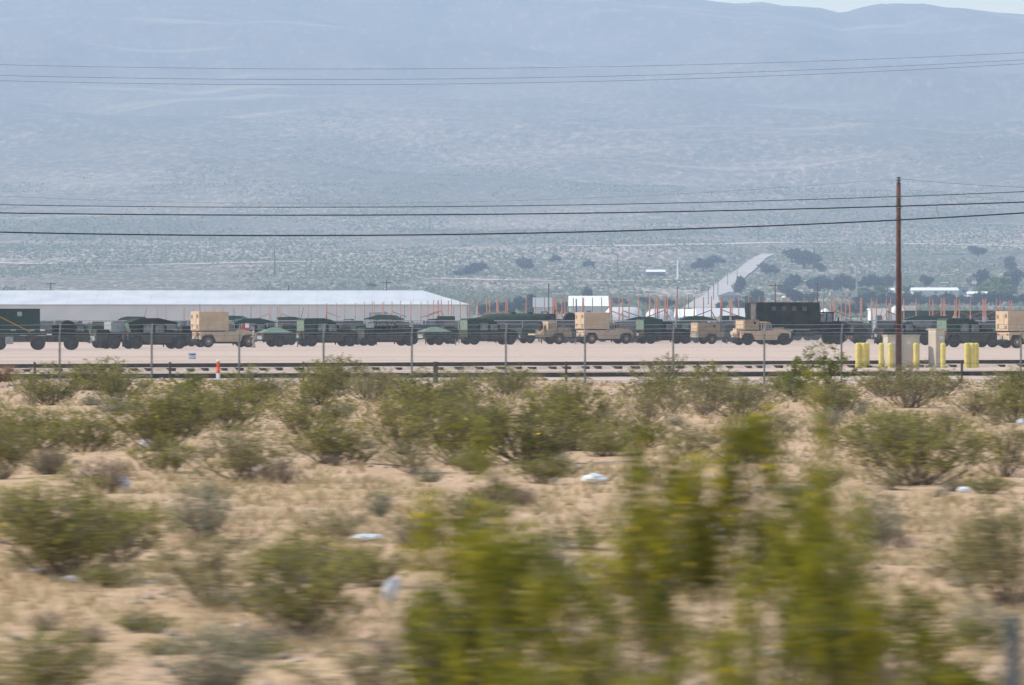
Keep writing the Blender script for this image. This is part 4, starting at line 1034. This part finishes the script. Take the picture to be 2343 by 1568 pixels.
G().tube([(0, 0, 1.75), (s1 - s0, 0, 1.75)], .006, 4).obj('tension_wire', M['wire'], t)
link_mesh(s1 - s0, 1.7, .075, .0019, .04).obj('wire_mesh', M['wire'], t)['kind'] = 'stuff'
q = fp0 + dirv * on_fence(440)
t = thing('fence_sign', 'small pale blue warning sign hung on the chain link fence', 'sign', (q.x, q.y - .03, 0), rzf)
zz = zat(815, q.y)
G().box(-.14, .14, -.012, 0, zz - .11, zz + .11).obj('sign_panel', M['sign'], t)
for k, (a, b, z) in enumerate(((-.10, .10, .06), (-.08, .09, .045), (-.11, -.03, -.075), (.0, .10, -.08))): G().box(a, b, -.015, -.0125, zz + z - .008, zz + z + .008).obj('print_line', M['signink'], t)
# low wire fence of dark steel posts
t = thing('wire_fence', 'low wire fence of short dark posts in front of the tracks', 'fence', (0, 0, 0))
xt = [-225, 79.5, 389, 694, 996.5, 1295, 1595.6, 1900, 2200, 2500]; prev = None
for x in xt:
    d = dist_of(881.5 - (x / 2342) * 5); p = pt(x, d); h = zat(829 - (x / 2342) * 3, d) - p.z; r = .095 if x == 996.5 else .045
    o = G().tube([(p.x, p.y, p.z - .1), (p.x, p.y, p.z + h)], r, 7).obj('post', M['dsteel'], t)
    if r > .05: o['label'] = 'thick black post'
    top = Vector((p.x, p.y, p.z))
    if prev is not None:
        for z in (.12, .45, .72): G().tube([prev + Vector((0, -.05, z)), (prev + top) / 2 + Vector((0, -.05, z - .02)), top + Vector((0, -.05, z))], .005, 4).obj('strand', M['dsteel'], t)
    prev = top
# orange and white marker
p = pt(499, dist_of(884)); 
t = thing('marker_post', 'orange and white plastic marker post in front of the tracks at left', 'marker post', p)
G().lathe([(.062, -.1), (.062, .44), (.055, .45)], 14).obj('white_tube', M['white'], t)
G().lathe([(.068, .451), (.068, .56), (.055, .58), (.055, .86)], 14).obj('orange_sleeve', M['vor'], t)
G().lathe([(.058, .861), (.055, .90), (.03, .92)], 14).obj('cap', M['white'], t)

# ---------------------------------------------------------------- wooden power pole and wires
dP = 221.0
def parab(pts, d):
    X = np.array([(x - 1171) / FPX * d for x, _ in pts]); Z = np.array([zat(y, d) for _, y in pts]); return np.polyfit(X, Z, 2)
def big_pole(x, top, base_d, label, arm=False):
    p = pt(x, base_d); Hh = zat(top, base_d) - p.z
    t = thing('power_pole', label, 'utility pole', p)
    G().tube([(0, 0, -.3), (0, 0, Hh * .5), (0, 0, Hh)], .115, 12, .082).obj('shaft', M['pole'], t, True)
    G().lathe([(.05, 0), (.05, .05), (.09, .06), (.09, .10), (.04, .11), (.04, .16), (.085, .17), (.06, .21)], 10, (0, 0, Hh + .002)).obj('top_insulator', M['grey'], t)
    for z in (.54, .93, 1.42): G().box(-.12, .12, -.16, -.09, Hh - z - .03, Hh - z + .03).obj('wire_clamp', M['steel'], t)
    if arm: G().box(-1.2, 1.2, -.06, .06, Hh - .5, Hh - .36).obj('crossarm', M['pole'], t)
    G().tube([(.13, 0, .1), (.11, 0, Hh * .55)], .02, 6).obj('ground_conduit', M['steel'], t)
    return t
big_pole(2055, 418, dP, 'tall red brown wooden power pole behind the creosote bushes at right')
wires = [([(0, 449), (500, 465), (1171, 459), (1600, 442), (2055, 409)], .0035, 'cable', 'thinnest faint wire meeting the top of the wooden pole', dP),
 ([(0, 469), (550, 474), (800, 475), (1171, 471), (1600, 464), (2055, 450), (2342, 439)], .015, 'black', 'upper dark cable crossing the wooden pole below its top', dP - .2),
 ([(0, 488), (600, 492), (1171, 490), (1700, 482), (2055, 473), (2342, 462)], .025, 'black', 'middle thick black cable crossing the wooden pole', dP - .2),
 ([(0, 531), (350, 538), (700, 540), (1171, 535), (1600, 523), (2055, 502), (2342, 489)], .028, 'black', 'lowest thick black cable sagging across the whole view', dP - .2),
 ([(0, 148), (580, 159), (1171, 157), (1700, 144), (2342, 122)], .008, 'cable', 'topmost of the three high thin wires', 260),
 ([(0, 173), (700, 183), (1171, 180), (1750, 163), (2342, 138)], .008, 'cable', 'middle one of the three high thin wires', 260),
 ([(0, 185), (640, 195), (1171, 191), (1800, 172), (2342, 147)], .008, 'cable', 'lowest of the three high thin wires', 260)]
for pts_, r, m, lb, d in wires:
    c = parab(pts_, d); xr = 2055 if pts_[-1][0] == 2055 else 2900; xa, xb = span(-700, xr, d)
    q = [(xa + (xb - xa) * k / 70, d, float(np.polyval(c, xa + (xb - xa) * k / 70))) for k in range(71)]
    g = G(); g.tube(q, r, 6)
    o = g.obj('overhead_wire', M[m], None)
    tag(o, lb, 'overhead wire')
a = (2055, 409), (2200, 420), (2342, 429)
xa = span(2055, 2900, dP); c = parab([(2055, 409), (2342, 429), (2900, 410)], dP)
g = G(); g.tube([(xa[0] + (xa[1] - xa[0]) * k / 20, dP, float(np.polyval(c, xa[0] + (xa[1] - xa[0]) * k / 20))) for k in range(21)], .006, 5)
tag(g.obj('overhead_wire', M['cable'], None), 'faint thin wire descending right from the top of the wooden pole', 'overhead wire')
xx = span(2141, 2147, dP - .2)
tag(G().tube([(xx[0], dP - .2, zat(469.5, dP)), (xx[1], dP - .2, zat(496, dP))], .008, 5).obj('wire_tie', M['cable'], None), 'short tie joining the two thick cables right of the wooden pole', 'cable tie')
for x, top, d in ((-700, 400, dP), (2900, 380, dP), (-700, 100, 260.2), (2900, 60, 260.2)):
    big_pole(x, top, d + .3, 'wooden power pole outside the view carrying the ends of the overhead wires')['group'] = 'power poles outside the view'

# ---------------------------------------------------------------- foreground plants
def shrub_mesh(seed, nw, leaves, leaf, lm, spread=.62, fl=0, stemvis=1.0, cluster=.05, droop=.0, low=.25, stemmat='stem'):
    """unit shrub: height about 1, radius about spread; stems and leaf faces"""
    rs = np.random.RandomState(seed); g = G(); tips = []; rad = []
    for k in range(nw):
        a = rs.rand() * 6.283; lean = rs.rand() ** .65 * spread; hh = (1.0 - .45 * (lean / spread) ** 2) * (.72 + .33 * rs.rand())
        p0 = Vector((.05 * rs.randn(), .05 * rs.randn(), -.03))
        p3 = Vector((lean * math.cos(a), lean * math.sin(a), hh)); p1 = p0.lerp(p3, .45) + Vector((.04 * rs.randn(), .04 * rs.randn(), -.07))
        pts = [p0, p0.lerp(p1, .6), p1, p1.lerp(p3, .5) + Vector((0, 0, .03)), p3]
        g.tube(pts, .009 * stemvis, 3, .003 * stemvis, cap=False)
        for j in range(4 + rs.randint(4)):
            f = low + (1 - low) * rs.rand(); b = (p1.lerp(p3, (f - .4) / .6) if f > .4 else p0.lerp(p1, f / .4))
            e = b + Vector((.10 * rs.randn(), .10 * rs.randn(), .05 + .10 * rs.rand() - droop))
            g.tube([b, e], .004 * stemvis, 3, .002, cap=False)
            tips += [b.lerp(e, .6), e]; rad += [cluster * (.6 + rs.rand())] * 2
        tips.append(p3); rad.append(cluster)
    V, F = leaf_cloud(rs, leaves, [tuple(x) for x in tips], rad, leaf, 1.0)
    midx = np.zeros(len(F), int)
    if fl: midx[rs.rand(len(F)) < fl] = 1
    return g, (V, F, midx, lm)
def make_shrub(kind, seed, **kw):
    g, (V, F, mi, lm) = shrub_mesh(seed, **kw)
    t = thing(kind, kind, 'bush')
    g.obj('stem', M['stem'], t)
    npmesh('foliage', V, F, M[lm], t, mats=[M[lm], M['flower']], midx=mi)
    return t
PR = {}
def protos(key, n, name, **kw): PR[key] = [make_shrub(name, 100 + hash_(key) + k * 7, **kw) for k in range(n)]
def hash_(s): return sum(ord(c) for c in s) * 3
protos('C', 4, 'creosote_bush', nw=44, leaves=6200, leaf=.024, lm='leafc', fl=.015, cluster=.05, spread=.72, low=.35)
protos('O', 3, 'creosote_bush', nw=34, leaves=3800, leaf=.024, lm='leafc2', fl=.008, spread=.72, low=.35)
protos('B', 2, 'creosote_bush', nw=17, leaves=3800, leaf=.03, lm='leafb', spread=.55, cluster=.045, low=.3, fl=.02)
protos('Y', 4, 'creosote_bush', nw=15, leaves=7200, leaf=.023, lm='leafy', spread=.33, fl=.05, cluster=.062, low=.12)
protos('Z', 3, 'creosote_bush', nw=13, leaves=7000, leaf=.019, lm='leafy', spread=.42, fl=.06, cluster=.058, low=.70)
protos('S', 2, 'sagebrush', nw=50, leaves=5000, leaf=.024, lm='sage', spread=.6, stemvis=.8)
protos('D', 3, 'dry_bush', nw=70, leaves=2600, leaf=.020, lm='dry', spread=.62, stemvis=.9, cluster=.06)
protos('T', 1, 'tumbleweed', nw=80, leaves=4200, leaf=.03, lm='weed', spread=.62, cluster=.09, low=.05)
GROW = dict(C=(1.68, 1.22), O=(1.7, 1.22), B=(1.3, 1.05), Y=(1.12, 1.0), Z=(1.25, 1.0), S=(1.3, 1.1), D=(1.15, 1.0), T=(1.15, 1.0))
RAD = dict(Z=.4, C=.66, O=.66, B=.5, Y=.30, S=.64, D=.66, T=.68)
flg = {k: [False] * len(v) for k, v in PR.items()}
CATS = dict(Z='bush', C='bush', O='bush', B='bush', Y='bush', S='shrub', D='dry bush', T='tumbleweed')
cnt = {}
def bush(kind, xc, base, wpx, hpx, label, group=None, d=None):
    d = d or dist_of(base); p = pt(xc, d); ppm = FPX / d
    cnt[kind] = cnt.get(kind, 0) + 1; k = cnt[kind] % len(PR[kind])
    o = put(PR[kind], flg[kind], k, p - Vector((0, 0, .03)), random.random() * 6.28, label)
    kx, kz = GROW[kind]; sx = kx * wpx / ppm / 2 / RAD[kind]; o.scale = (sx, sx, kz * hpx / ppm)
    o['category'] = CATS[kind]
    if group: o['group'] = group
    return o
def bush_top(kind, xc, top, wpx, d, label, group=None):
    p = pt(xc, d); ppm = FPX / d; yb = 730 + (EYE - p.z) * ppm
    return bush(kind, xc, None, wpx, yb - top, label, group, d)
# largest individuals, far to near
BUSHES = [
 ('C', 112, 926, 125, 78, 'green creosote bush at the left in front of the tracks right of the tumbleweed'),
 ('B', 428, 903, 90, 56, 'fresh green upright bush just left of the orange and white marker'),
 ('T', 8, 888, 110, 44, 'orange tan tumbleweed heap at the left edge by the tracks'),
 ('T', 880, 884, 90, 28, 'pinkish tan tumbleweed behind the bush left of the thick black post'),
 ('O', 868, 924, 92, 70, 'bushy creosote in front of the pinkish tumbleweed'),
 ('C', 985, 958, 190, 92, 'wide creosote bush in front of the thick black post'),
 ('C', 930, 1035, 130, 130, 'tall creosote bush left of the big central clump'),
 ('C', 1060, 1060, 190, 145, 'dense creosote bush at the left of the central clump'),
 ('C', 1200, 1058, 210, 135, 'dense creosote bush in the middle of the central clump'),
 ('C', 1310, 1030, 150, 142, 'tall creosote bush at the right end of the central clump'),
 ('S', 1285, 912, 55, 30, 'pale sage shrub on the bank below the tracks near the centre'),
 ('O', 1480, 968, 90, 70, 'sparse creosote bush right of the central clump'), ('O', 1535, 944, 70, 56, 'thin small creosote bush on the bank right of centre'),
 ('O', 1690, 958, 150, 70, 'olive creosote bush behind the flowering blurred bushes'),
 ('B', 1882, 925, 125, 130, 'tall pale green bush rising in front of the van truck wheel'),
 ('B', 1820, 922, 70, 80, 'smaller leafy bush left of the tall pale green one'),
 ('O', 2075, 934, 150, 88, 'olive creosote bush at the foot of the wooden power pole'),
 ('S', 1905, 978, 70, 50, 'pale dry sage shrub right below the tall pale green bush'), ('S', 1968, 948, 50, 40, 'small pale sage shrub left of the bush at the power pole'),
 ('O', 2240, 952, 120, 60, 'thin creosote bush right of the wooden power pole'), ('C', 2325, 968, 110, 80, 'dark creosote bush at the right edge behind the others'),
 ('C', 2100, 1105, 240, 152, 'big round creosote bush below the wooden power pole'), ('C', 2010, 1040, 120, 90, 'creosote bush left behind the big round one below the pole'),
 ('O', 2300, 1090, 130, 110, 'thin creosote bush at the right edge above the bare sand'),
 ('C', 370, 1038, 175, 130, 'creosote bush above the white scraps left of centre'), ('C', 515, 986, 150, 95, 'creosote bush below the orange and white marker'),
 ('C', 430, 1000, 110, 110, 'leafy creosote bush directly below the fresh green one'),
 ('O', 560, 1108, 220, 118, 'greyish creosote bush with dark base right of the sage clumps'), ('C', 705, 1000, 130, 100, 'creosote bush standing alone right of the marker group'),
 ('C', 750, 1062, 160, 90, 'wide creosote bush left of the central clump'), ('O', 815, 1062, 90, 50, 'small dark creosote bush by the fallen stick'),
 ('C', 200, 1036, 160, 82, 'creosote bush behind the brown dry bushes at left'), ('C', 80, 1030, 170, 90, 'creosote bush behind the dry bushes near the left edge'),
 ('C', 5, 1100, 90, 140, 'dark creosote bush cut by the left edge'),
 ('S', 265, 950, 110, 44, 'pale sage shrub below the leftmost tall fence post'), ('S', 215, 930, 60, 24, 'tiny pale shrub on the bank at left'),
 ('D', 112, 1092, 130, 72, 'round brown dry bush at left below the creosotes'), ('D', 240, 1128, 200, 92, 'wide brown dry bush beside the crumpled bag'),
 ('S', 470, 1232, 160, 135, 'tall pale sage and brown shrub left of centre'),
 ('D', 640, 1112, 100, 60, 'dark bare twig bush beside the brown carton'),
 ('C', 150, 1345, 300, 205, 'large creosote bush casting a shadow at left'), ('C', 255, 1280, 190, 130, 'creosote bush joined to the right of the large left one'), ('O', 60, 1250, 180, 110, 'creosote bush behind the large left one'),
 ('O', 760, 1236, 100, 62, 'low dark bush left of the flat white bag'), ('S', 870, 1185, 80, 60, 'pale shrub above the flat white bag'),
 ('D', 955, 1252, 150, 82, 'dark purple brown dry bush right of the flat white bag'),
 ('C', 860, 1352, 130, 85, 'small creosote bush above the tilted white sheet'), ('C', 690, 1340, 190, 100, 'spreading creosote bush behind the dark based one'),
 ('O', 485, 1395, 170, 140, 'open creosote bush left of the dark based one'), ('C', 690, 1468, 230, 200, 'dark based creosote bush with a long shadow at lower left centre'),
 ('S', 1000, 1436, 150, 90, 'grey sage shrub right of the tilted white sheet'), ('S', 1275, 1330, 160, 100, 'pale sage shrub behind the central blurred bush'),
 ('S', 2000, 1262, 140, 130, 'grey shrub with white scraps caught in it'), ('O', 2300, 1402, 200, 225, 'big olive creosote bush at the right edge'), ('C', 2230, 1330, 100, 120, 'small creosote bush left of the big right edge one'),
 ('S', 480, 1620, 300, 190, 'wide grey sage shrub at the bottom left'), ('C', 85, 1630, 240, 175, 'creosote bush at the bottom left corner'), ('D', 600, 1478, 170, 60, 'low grey dry twigs left of the dark based bush'),
 ('D', 1960, 1590, 260, 150, 'grey brown dry bush at the bottom right'), ('C', 2140, 1640, 220, 120, 'creosote bush at the bottom right'), ('S', 1860, 1420, 170, 60, 'low pale sage between the blurred bushes at right'),
 ('O', 1560, 1330, 130, 90, 'low olive bush between the blurred bushes'), ('O', 1290, 1092, 80, 40, 'small creosote bush left of the bright white bag'), ('C', 1240, 1110, 110, 60, 'low creosote bush below the central clump'),
 ('O', 840, 1590, 260, 90, 'low olive bush at the bottom left of centre'), ('O', 1380, 1640, 260, 130, 'low olive bush at the bottom centre'), ('D', 1130, 1150, 120, 70, 'dry brown bush behind the central blurred bush'),
 ('O', 1680, 1060, 150, 90, 'olive bush behind the flowering bushes at right'), ('D', 1610, 950, 70, 40, 'small brown dry bush on the bank right of centre'), ('D', 1585, 1150, 80, 60, 'small brown dry bush between the tall blurred bushes'),
]
for b in BUSHES: bush(*b)
NEAR = [('Y', 1085, 1035, 230, 27, 'tall yellow green blurred bush with flowers at the centre bottom'), ('Z', 1190, 1090, 190, 26, 'yellow green bush joined to the right of the central blurred bush'),
 ('Y', 1200, 1330, 170, 24.5, 'dark leafy bush in front of the central blurred bush'), ('Z', 1515, 955, 170, 30, 'upright yellow green bush at the left of the right hand group'),
 ('Z', 1705, 920, 190, 30, 'tall yellow green bush in the middle of the right hand group'), ('Z', 1820, 1010, 130, 33, 'loose yellow green bush right of the tall middle one'),
 ('Y', 1915, 900, 105, 28, 'tallest narrow bush topped with yellow flowers'), ('Z', 1910, 1160, 150, 26, 'dark green bush under the yellow flowered tall one'), ('Z', 1435, 1145, 150, 31, 'narrow dark green bush right of centre'),
 ('Y', 1355, 1400, 80, 28, 'small dark spindly bush at the bottom centre'), ('Y', 1700, 1330, 150, 21, 'big dark green blurred bush at the bottom right of centre'), ('Z', 1570, 1440, 260, 21.5, 'bright green blurred bush at the bottom'),
 ('Z', 2060, 1330, 170, 33, 'dark spreading bush in the lower right'), ('Z', 1010, 1440, 110, 30, 'small yellow green bush left of the central blurred bush'),
 ('Z', 2190, 1480, 150, 30, 'low green bush left of the blurred fence post'), ('Z', 1226, 1470, 150, 21.5, 'low blurred bush at the bottom edge below the central blurred bush')]
for kd, x, top, wd, d, lb in NEAR: bush_top(kd, x, top, wd * (1.4 if kd == 'Z' else 1.25), d, lb)
# smaller countless-looking but countable extras
rs = random.Random(3)
tries = 0; n_ = 0
LM = [('the tumbleweed heap', 8, 888), ('the tall green bush by the van truck', 1882, 925), ('the power pole', 2055, 870), ('the orange and white marker', 499, 884), ('the thick black post', 996, 884),
 ('the large left bush', 150, 1345), ('the dark based bush', 690, 1468), ('the central clump', 1120, 1060), ('the bright white bag', 1358, 1116), ('the flat white bag', 838, 1239), ('the tilted white sheet', 880, 1388),
 ('the upright white bag', 1635, 1240), ('the brown carton', 598, 1098), ('the crumpled silvery bag', 275, 1122), ('the big round bush', 2100, 1105), ('the right edge bush', 2300, 1402), ('the bottom left sage', 480, 1600),
 ('the bottom right dry bush', 1960, 1580), ('the white rag shrub', 2000, 1262), ('the fallen stick', 800, 1070), ('the lone bush near the marker', 705, 1000), ('the brown dry bush pair', 160, 1110), ('the purple brown dry bush', 955, 1252),
 ('the bottom left corner bush', 85, 1620), ('the blurred fence post', 2318, 1500), ('the middle of the bank', 1400, 905), ('the left end of the bank', 250, 915), ('the blurred central bush', 1120, 1480), ('the blurred right group', 1750, 1400), ('the open creosote bush', 485, 1395)]
seen_l = set()
while n_ < 150 and tries < 4000:
    tries += 1
    y = 900 + 690 * rs.random() ** 2.1; x = rs.uniform(-20, 2362)
    if any(abs(x - a) < 90 and -15 < y - b < 70 for a, b in ((1358, 1116), (838, 1239), (880, 1388), (1635, 1240), (598, 1098), (275, 1122))): continue
    kind = rs.choice('COOSDDS' if y > 1090 else 'CCOOCOSD'); s = (y - 730) / 430.
    nm, lx, ly = min(LM, key=lambda q: (q[1] - x) ** 2 + 4 * (q[2] - y) ** 2)
    dx, dy = x - lx, y - ly
    rel = ('far right of ' if dx > 160 else 'right of ' if dx > 0 else 'far left of ' if dx < -160 else 'left of ') if abs(dx) > 1.3 * abs(dy) else (('in front of ' if dy > 0 else 'behind ') + ('and right of ' if dx > 30 else 'and left of ' if dx < -30 else ''))
    lb = {'C': 'small low creosote bush ', 'O': 'small dusty olive bush ', 'S': 'small pale sage tuft ', 'D': 'small brown dry tuft '}[kind] + rel + nm
    if lb in seen_l or len(lb.split()) > 16: continue
    seen_l.add(lb); wpx = rs.uniform(55, 110) * (s * .55 + .35)
    if y < 1090 and kind in 'CO': wpx = rs.uniform(65, 115)
    bush(kind, x, y, wpx, wpx * (rs.uniform(.35, .6) if y > 1090 else rs.uniform(.5, .7)), lb, {'C': 'small creosote bushes', 'O': 'small dusty olive bushes', 'S': 'small pale sage tufts', 'D': 'small brown dry tufts'}[kind]); n_ += 1

# grass litter and stones
def litter():
    r = np.random.RandomState(9); n = 26000
    d = 22 * (190 / 22.) ** (r.rand(n)); x = (r.rand(n) * 2 - 1) * (d * .12 + 1)
    k = fbm(x / 1.6, d / 3.5, 3) + .25 * r.randn(n) * .5 > -.02
    x = x[k]; d = d[k]; n = len(x); z = H(x, d)
    P = []; 
    for j in range(4):
        a = r.rand(n) * 6.28; L = (.05 + .11 * r.rand(n)) * (d / 60) ** .4; w_ = .009 * (d / 40) ** .6
        ox = .07 * r.randn(n); oy = .07 * r.randn(n)
        P += [np.stack([x + ox - w_, d + oy, z - .01], -1), np.stack([x + ox + w_, d + oy, z - .01], -1), np.stack([x + ox + .8 * L * np.cos(a), d + oy + .5 * L * np.sin(a), z + L], -1)]
    V = np.stack(P, 1).reshape(-1, 3)
    tag(npmesh('dry_grass', V, np.arange(len(V)).reshape(-1, 3), M['straw']), 'short dry grass and litter scattered over the sand', 'grass', kind='stuff')
    n = 9000; d = np.where(r.rand(n) < .45, r.uniform(176, 197, n), 22 * (190 / 22.) ** r.rand(n)); x = (r.rand(n) * 2 - 1) * (d * .12 + 1); z = H(x, d)
    s = (.02 + .05 * r.rand(n) ** 3) * (1 + (d > 170) * .9)
    base = np.array([[1, 0, 0], [0, 1, 0], [-1, 0, 0], [0, -1, 0], [0, 0, .8], [0, 0, -.6]])
    J = base[None] * (.7 + .6 * r.rand(n, 6, 1)); V = J * s[:, None, None] + np.stack([x, d, z], -1)[:, None]
    b = np.arange(n)[:, None] * 6
    F = np.concatenate([b + np.array([[i, (i + 1) % 4, 4]]) for i in range(4)] + [b + np.array([[(i + 1) % 4, i, 5]]) for i in range(4)], 0)
    tag(npmesh('loose_stones', V.reshape(-1, 3), F, M['stone']), 'small loose stones on the sand and the bank', 'stones', kind='stuff')
litter()

# ---------------------------------------------------------------- litter items
def crumple(name, x, y, wpx, hpx, m, label, cat='plastic bag', tilt=0, d=None, seed=0, flat=.5):
    d = d or dist_of(y); p = pt(x, d); ppm = FPX / d; L = 1.25 * wpx / ppm; Hh = 1.35 * hpx / ppm
    r = np.random.RandomState(seed + int(x)); nu, nv = 14, 8; V = []
    for i in range(nv + 1):
        for j in range(nu):
            th = math.pi * i / nv; ph = 2 * math.pi * j / nu; q = 1 + .28 * r.randn() * .6
            V.append((L / 2 * q * math.sin(th) * math.cos(ph), L / 2 * flat * q * math.sin(th) * math.sin(ph), Hh / 2 + Hh / 2 * q * math.cos(th)))
    F = [(i * nu + j, i * nu + (j + 1) % nu, (i + 1) * nu + (j + 1) % nu, (i + 1) * nu + j) for i in range(nv) for j in range(nu)]
    o = G().add(V, F).obj(name, M[m], None); o.location = p + Vector((0, 0, .02)); o.rotation_euler = (0, R(tilt), R(20))
    tag(o, label, cat); return o
crumple('plastic_bag', 1358, 1116, 48, 15, 'bag', 'bright white plastic bag lying right of the central clump')
crumple('plastic_bag', 838, 1239, 56, 12, 'bag', 'flat white and pale blue bag left of the dry purple bush')
crumple('paper_sheet', 880, 1388, 26, 44, 'paper', 'tilted greyish white sheet standing in the sand', 'paper', 28)
crumple('plastic_bag', 1635, 1240, 30, 32, 'bag', 'upright white bag caught right of the narrow blurred bush', 'plastic bag', 8)
crumple('plastic_bag', 335, 1028, 28, 15, 'paper', 'small white scrap under the creosote bush at left', 'litter')
crumple('plastic_bag', 275, 1122, 30, 24, 'paper', 'crumpled silvery bag beside the wide dry bush', 'litter', 20)
crumple('carton', 598, 1098, 34, 14, 'carton', 'reddish brown carton at the foot of the bare twig bush', 'carton')
crumple('paper_scrap', 585, 1086, 16, 8, 'paper', 'tiny white scrap beside the brown carton', 'litter')
crumple('plastic_bag', 2205, 1131, 26, 9, 'bag', 'small white bag on bare sand at right', 'litter')
crumple('plastic_bag', 84, 1326, 26, 9, 'bag', 'small white scrap left of the large left bush base', 'litter')
crumple('plastic_bag', 165, 1354, 34, 12, 'paper', 'pale scrap at the base of the large left bush', 'litter')
crumple('plastic_bag', 512, 1390, 24, 8, 'bag', 'small white scrap under the open creosote bush', 'litter')
crumple('plastic_bag', 1783, 1253, 24, 7, 'bag', 'small white scrap below the right hand bush group', 'litter')
crumple('plastic_bag', 1988, 1142, 26, 20, 'bag', 'white rag caught on the grey shrub at right', 'litter', 0, dist_of(1262))
crumple('plastic_bag', 2334, 974, 16, 9, 'bag', 'white scrap at the right edge near the bank', 'litter')
crumple('plastic_bag', 290, 1240, 30, 8, 'bluep', 'bluish scrap behind the large left bush', 'litter')
crumple('plastic_bag', 1270, 1107, 16, 6, 'bag', 'tiny white scrap left of the bright white bag', 'litter')
crumple('plastic_bag', 1800, 1502, 70, 8, 'bag', 'long flat white scrap at the bottom right', 'litter')
x0 = pt(800, dist_of(1070)); tag(G().tube([x0 + Vector((0, 0, .02)), x0 + Vector((.35, -.2, .05)), x0 + Vector((.8, -.25, .02))], .012, 5).obj('fallen_stick', M['stem'], None), 'thin fallen stick left of the central clump', 'stick')

# near wire fence
dF = 24.0
t = thing('near_wire_fence', 'blurred grey steel post and wire fence close to the viewer at the bottom', 'fence', (0, dF, 0))
ppm = FPX / dF; prev = None
for x in (-2050, 2318, 4500):
    X = (x - 1171) / ppm; zg = h1(X, dF); zt = zat(1415, dF)
    G().box(X - .033, X + .033, -.03, .03, zg - .1, zt - (.13 if x == 1226 else 0)).obj('post', mat('blue grey steel', (0.11, 0.14, 0.17), .6), t)
    if prev is not None:
        for z in (zt - .04,): G().tube([(prev, -.035, z), ((prev + X) / 2, -.035, z - .01), (X, -.035, z - .0)], .0009, 4).obj('strand', M['wire'], t)
    prev = X
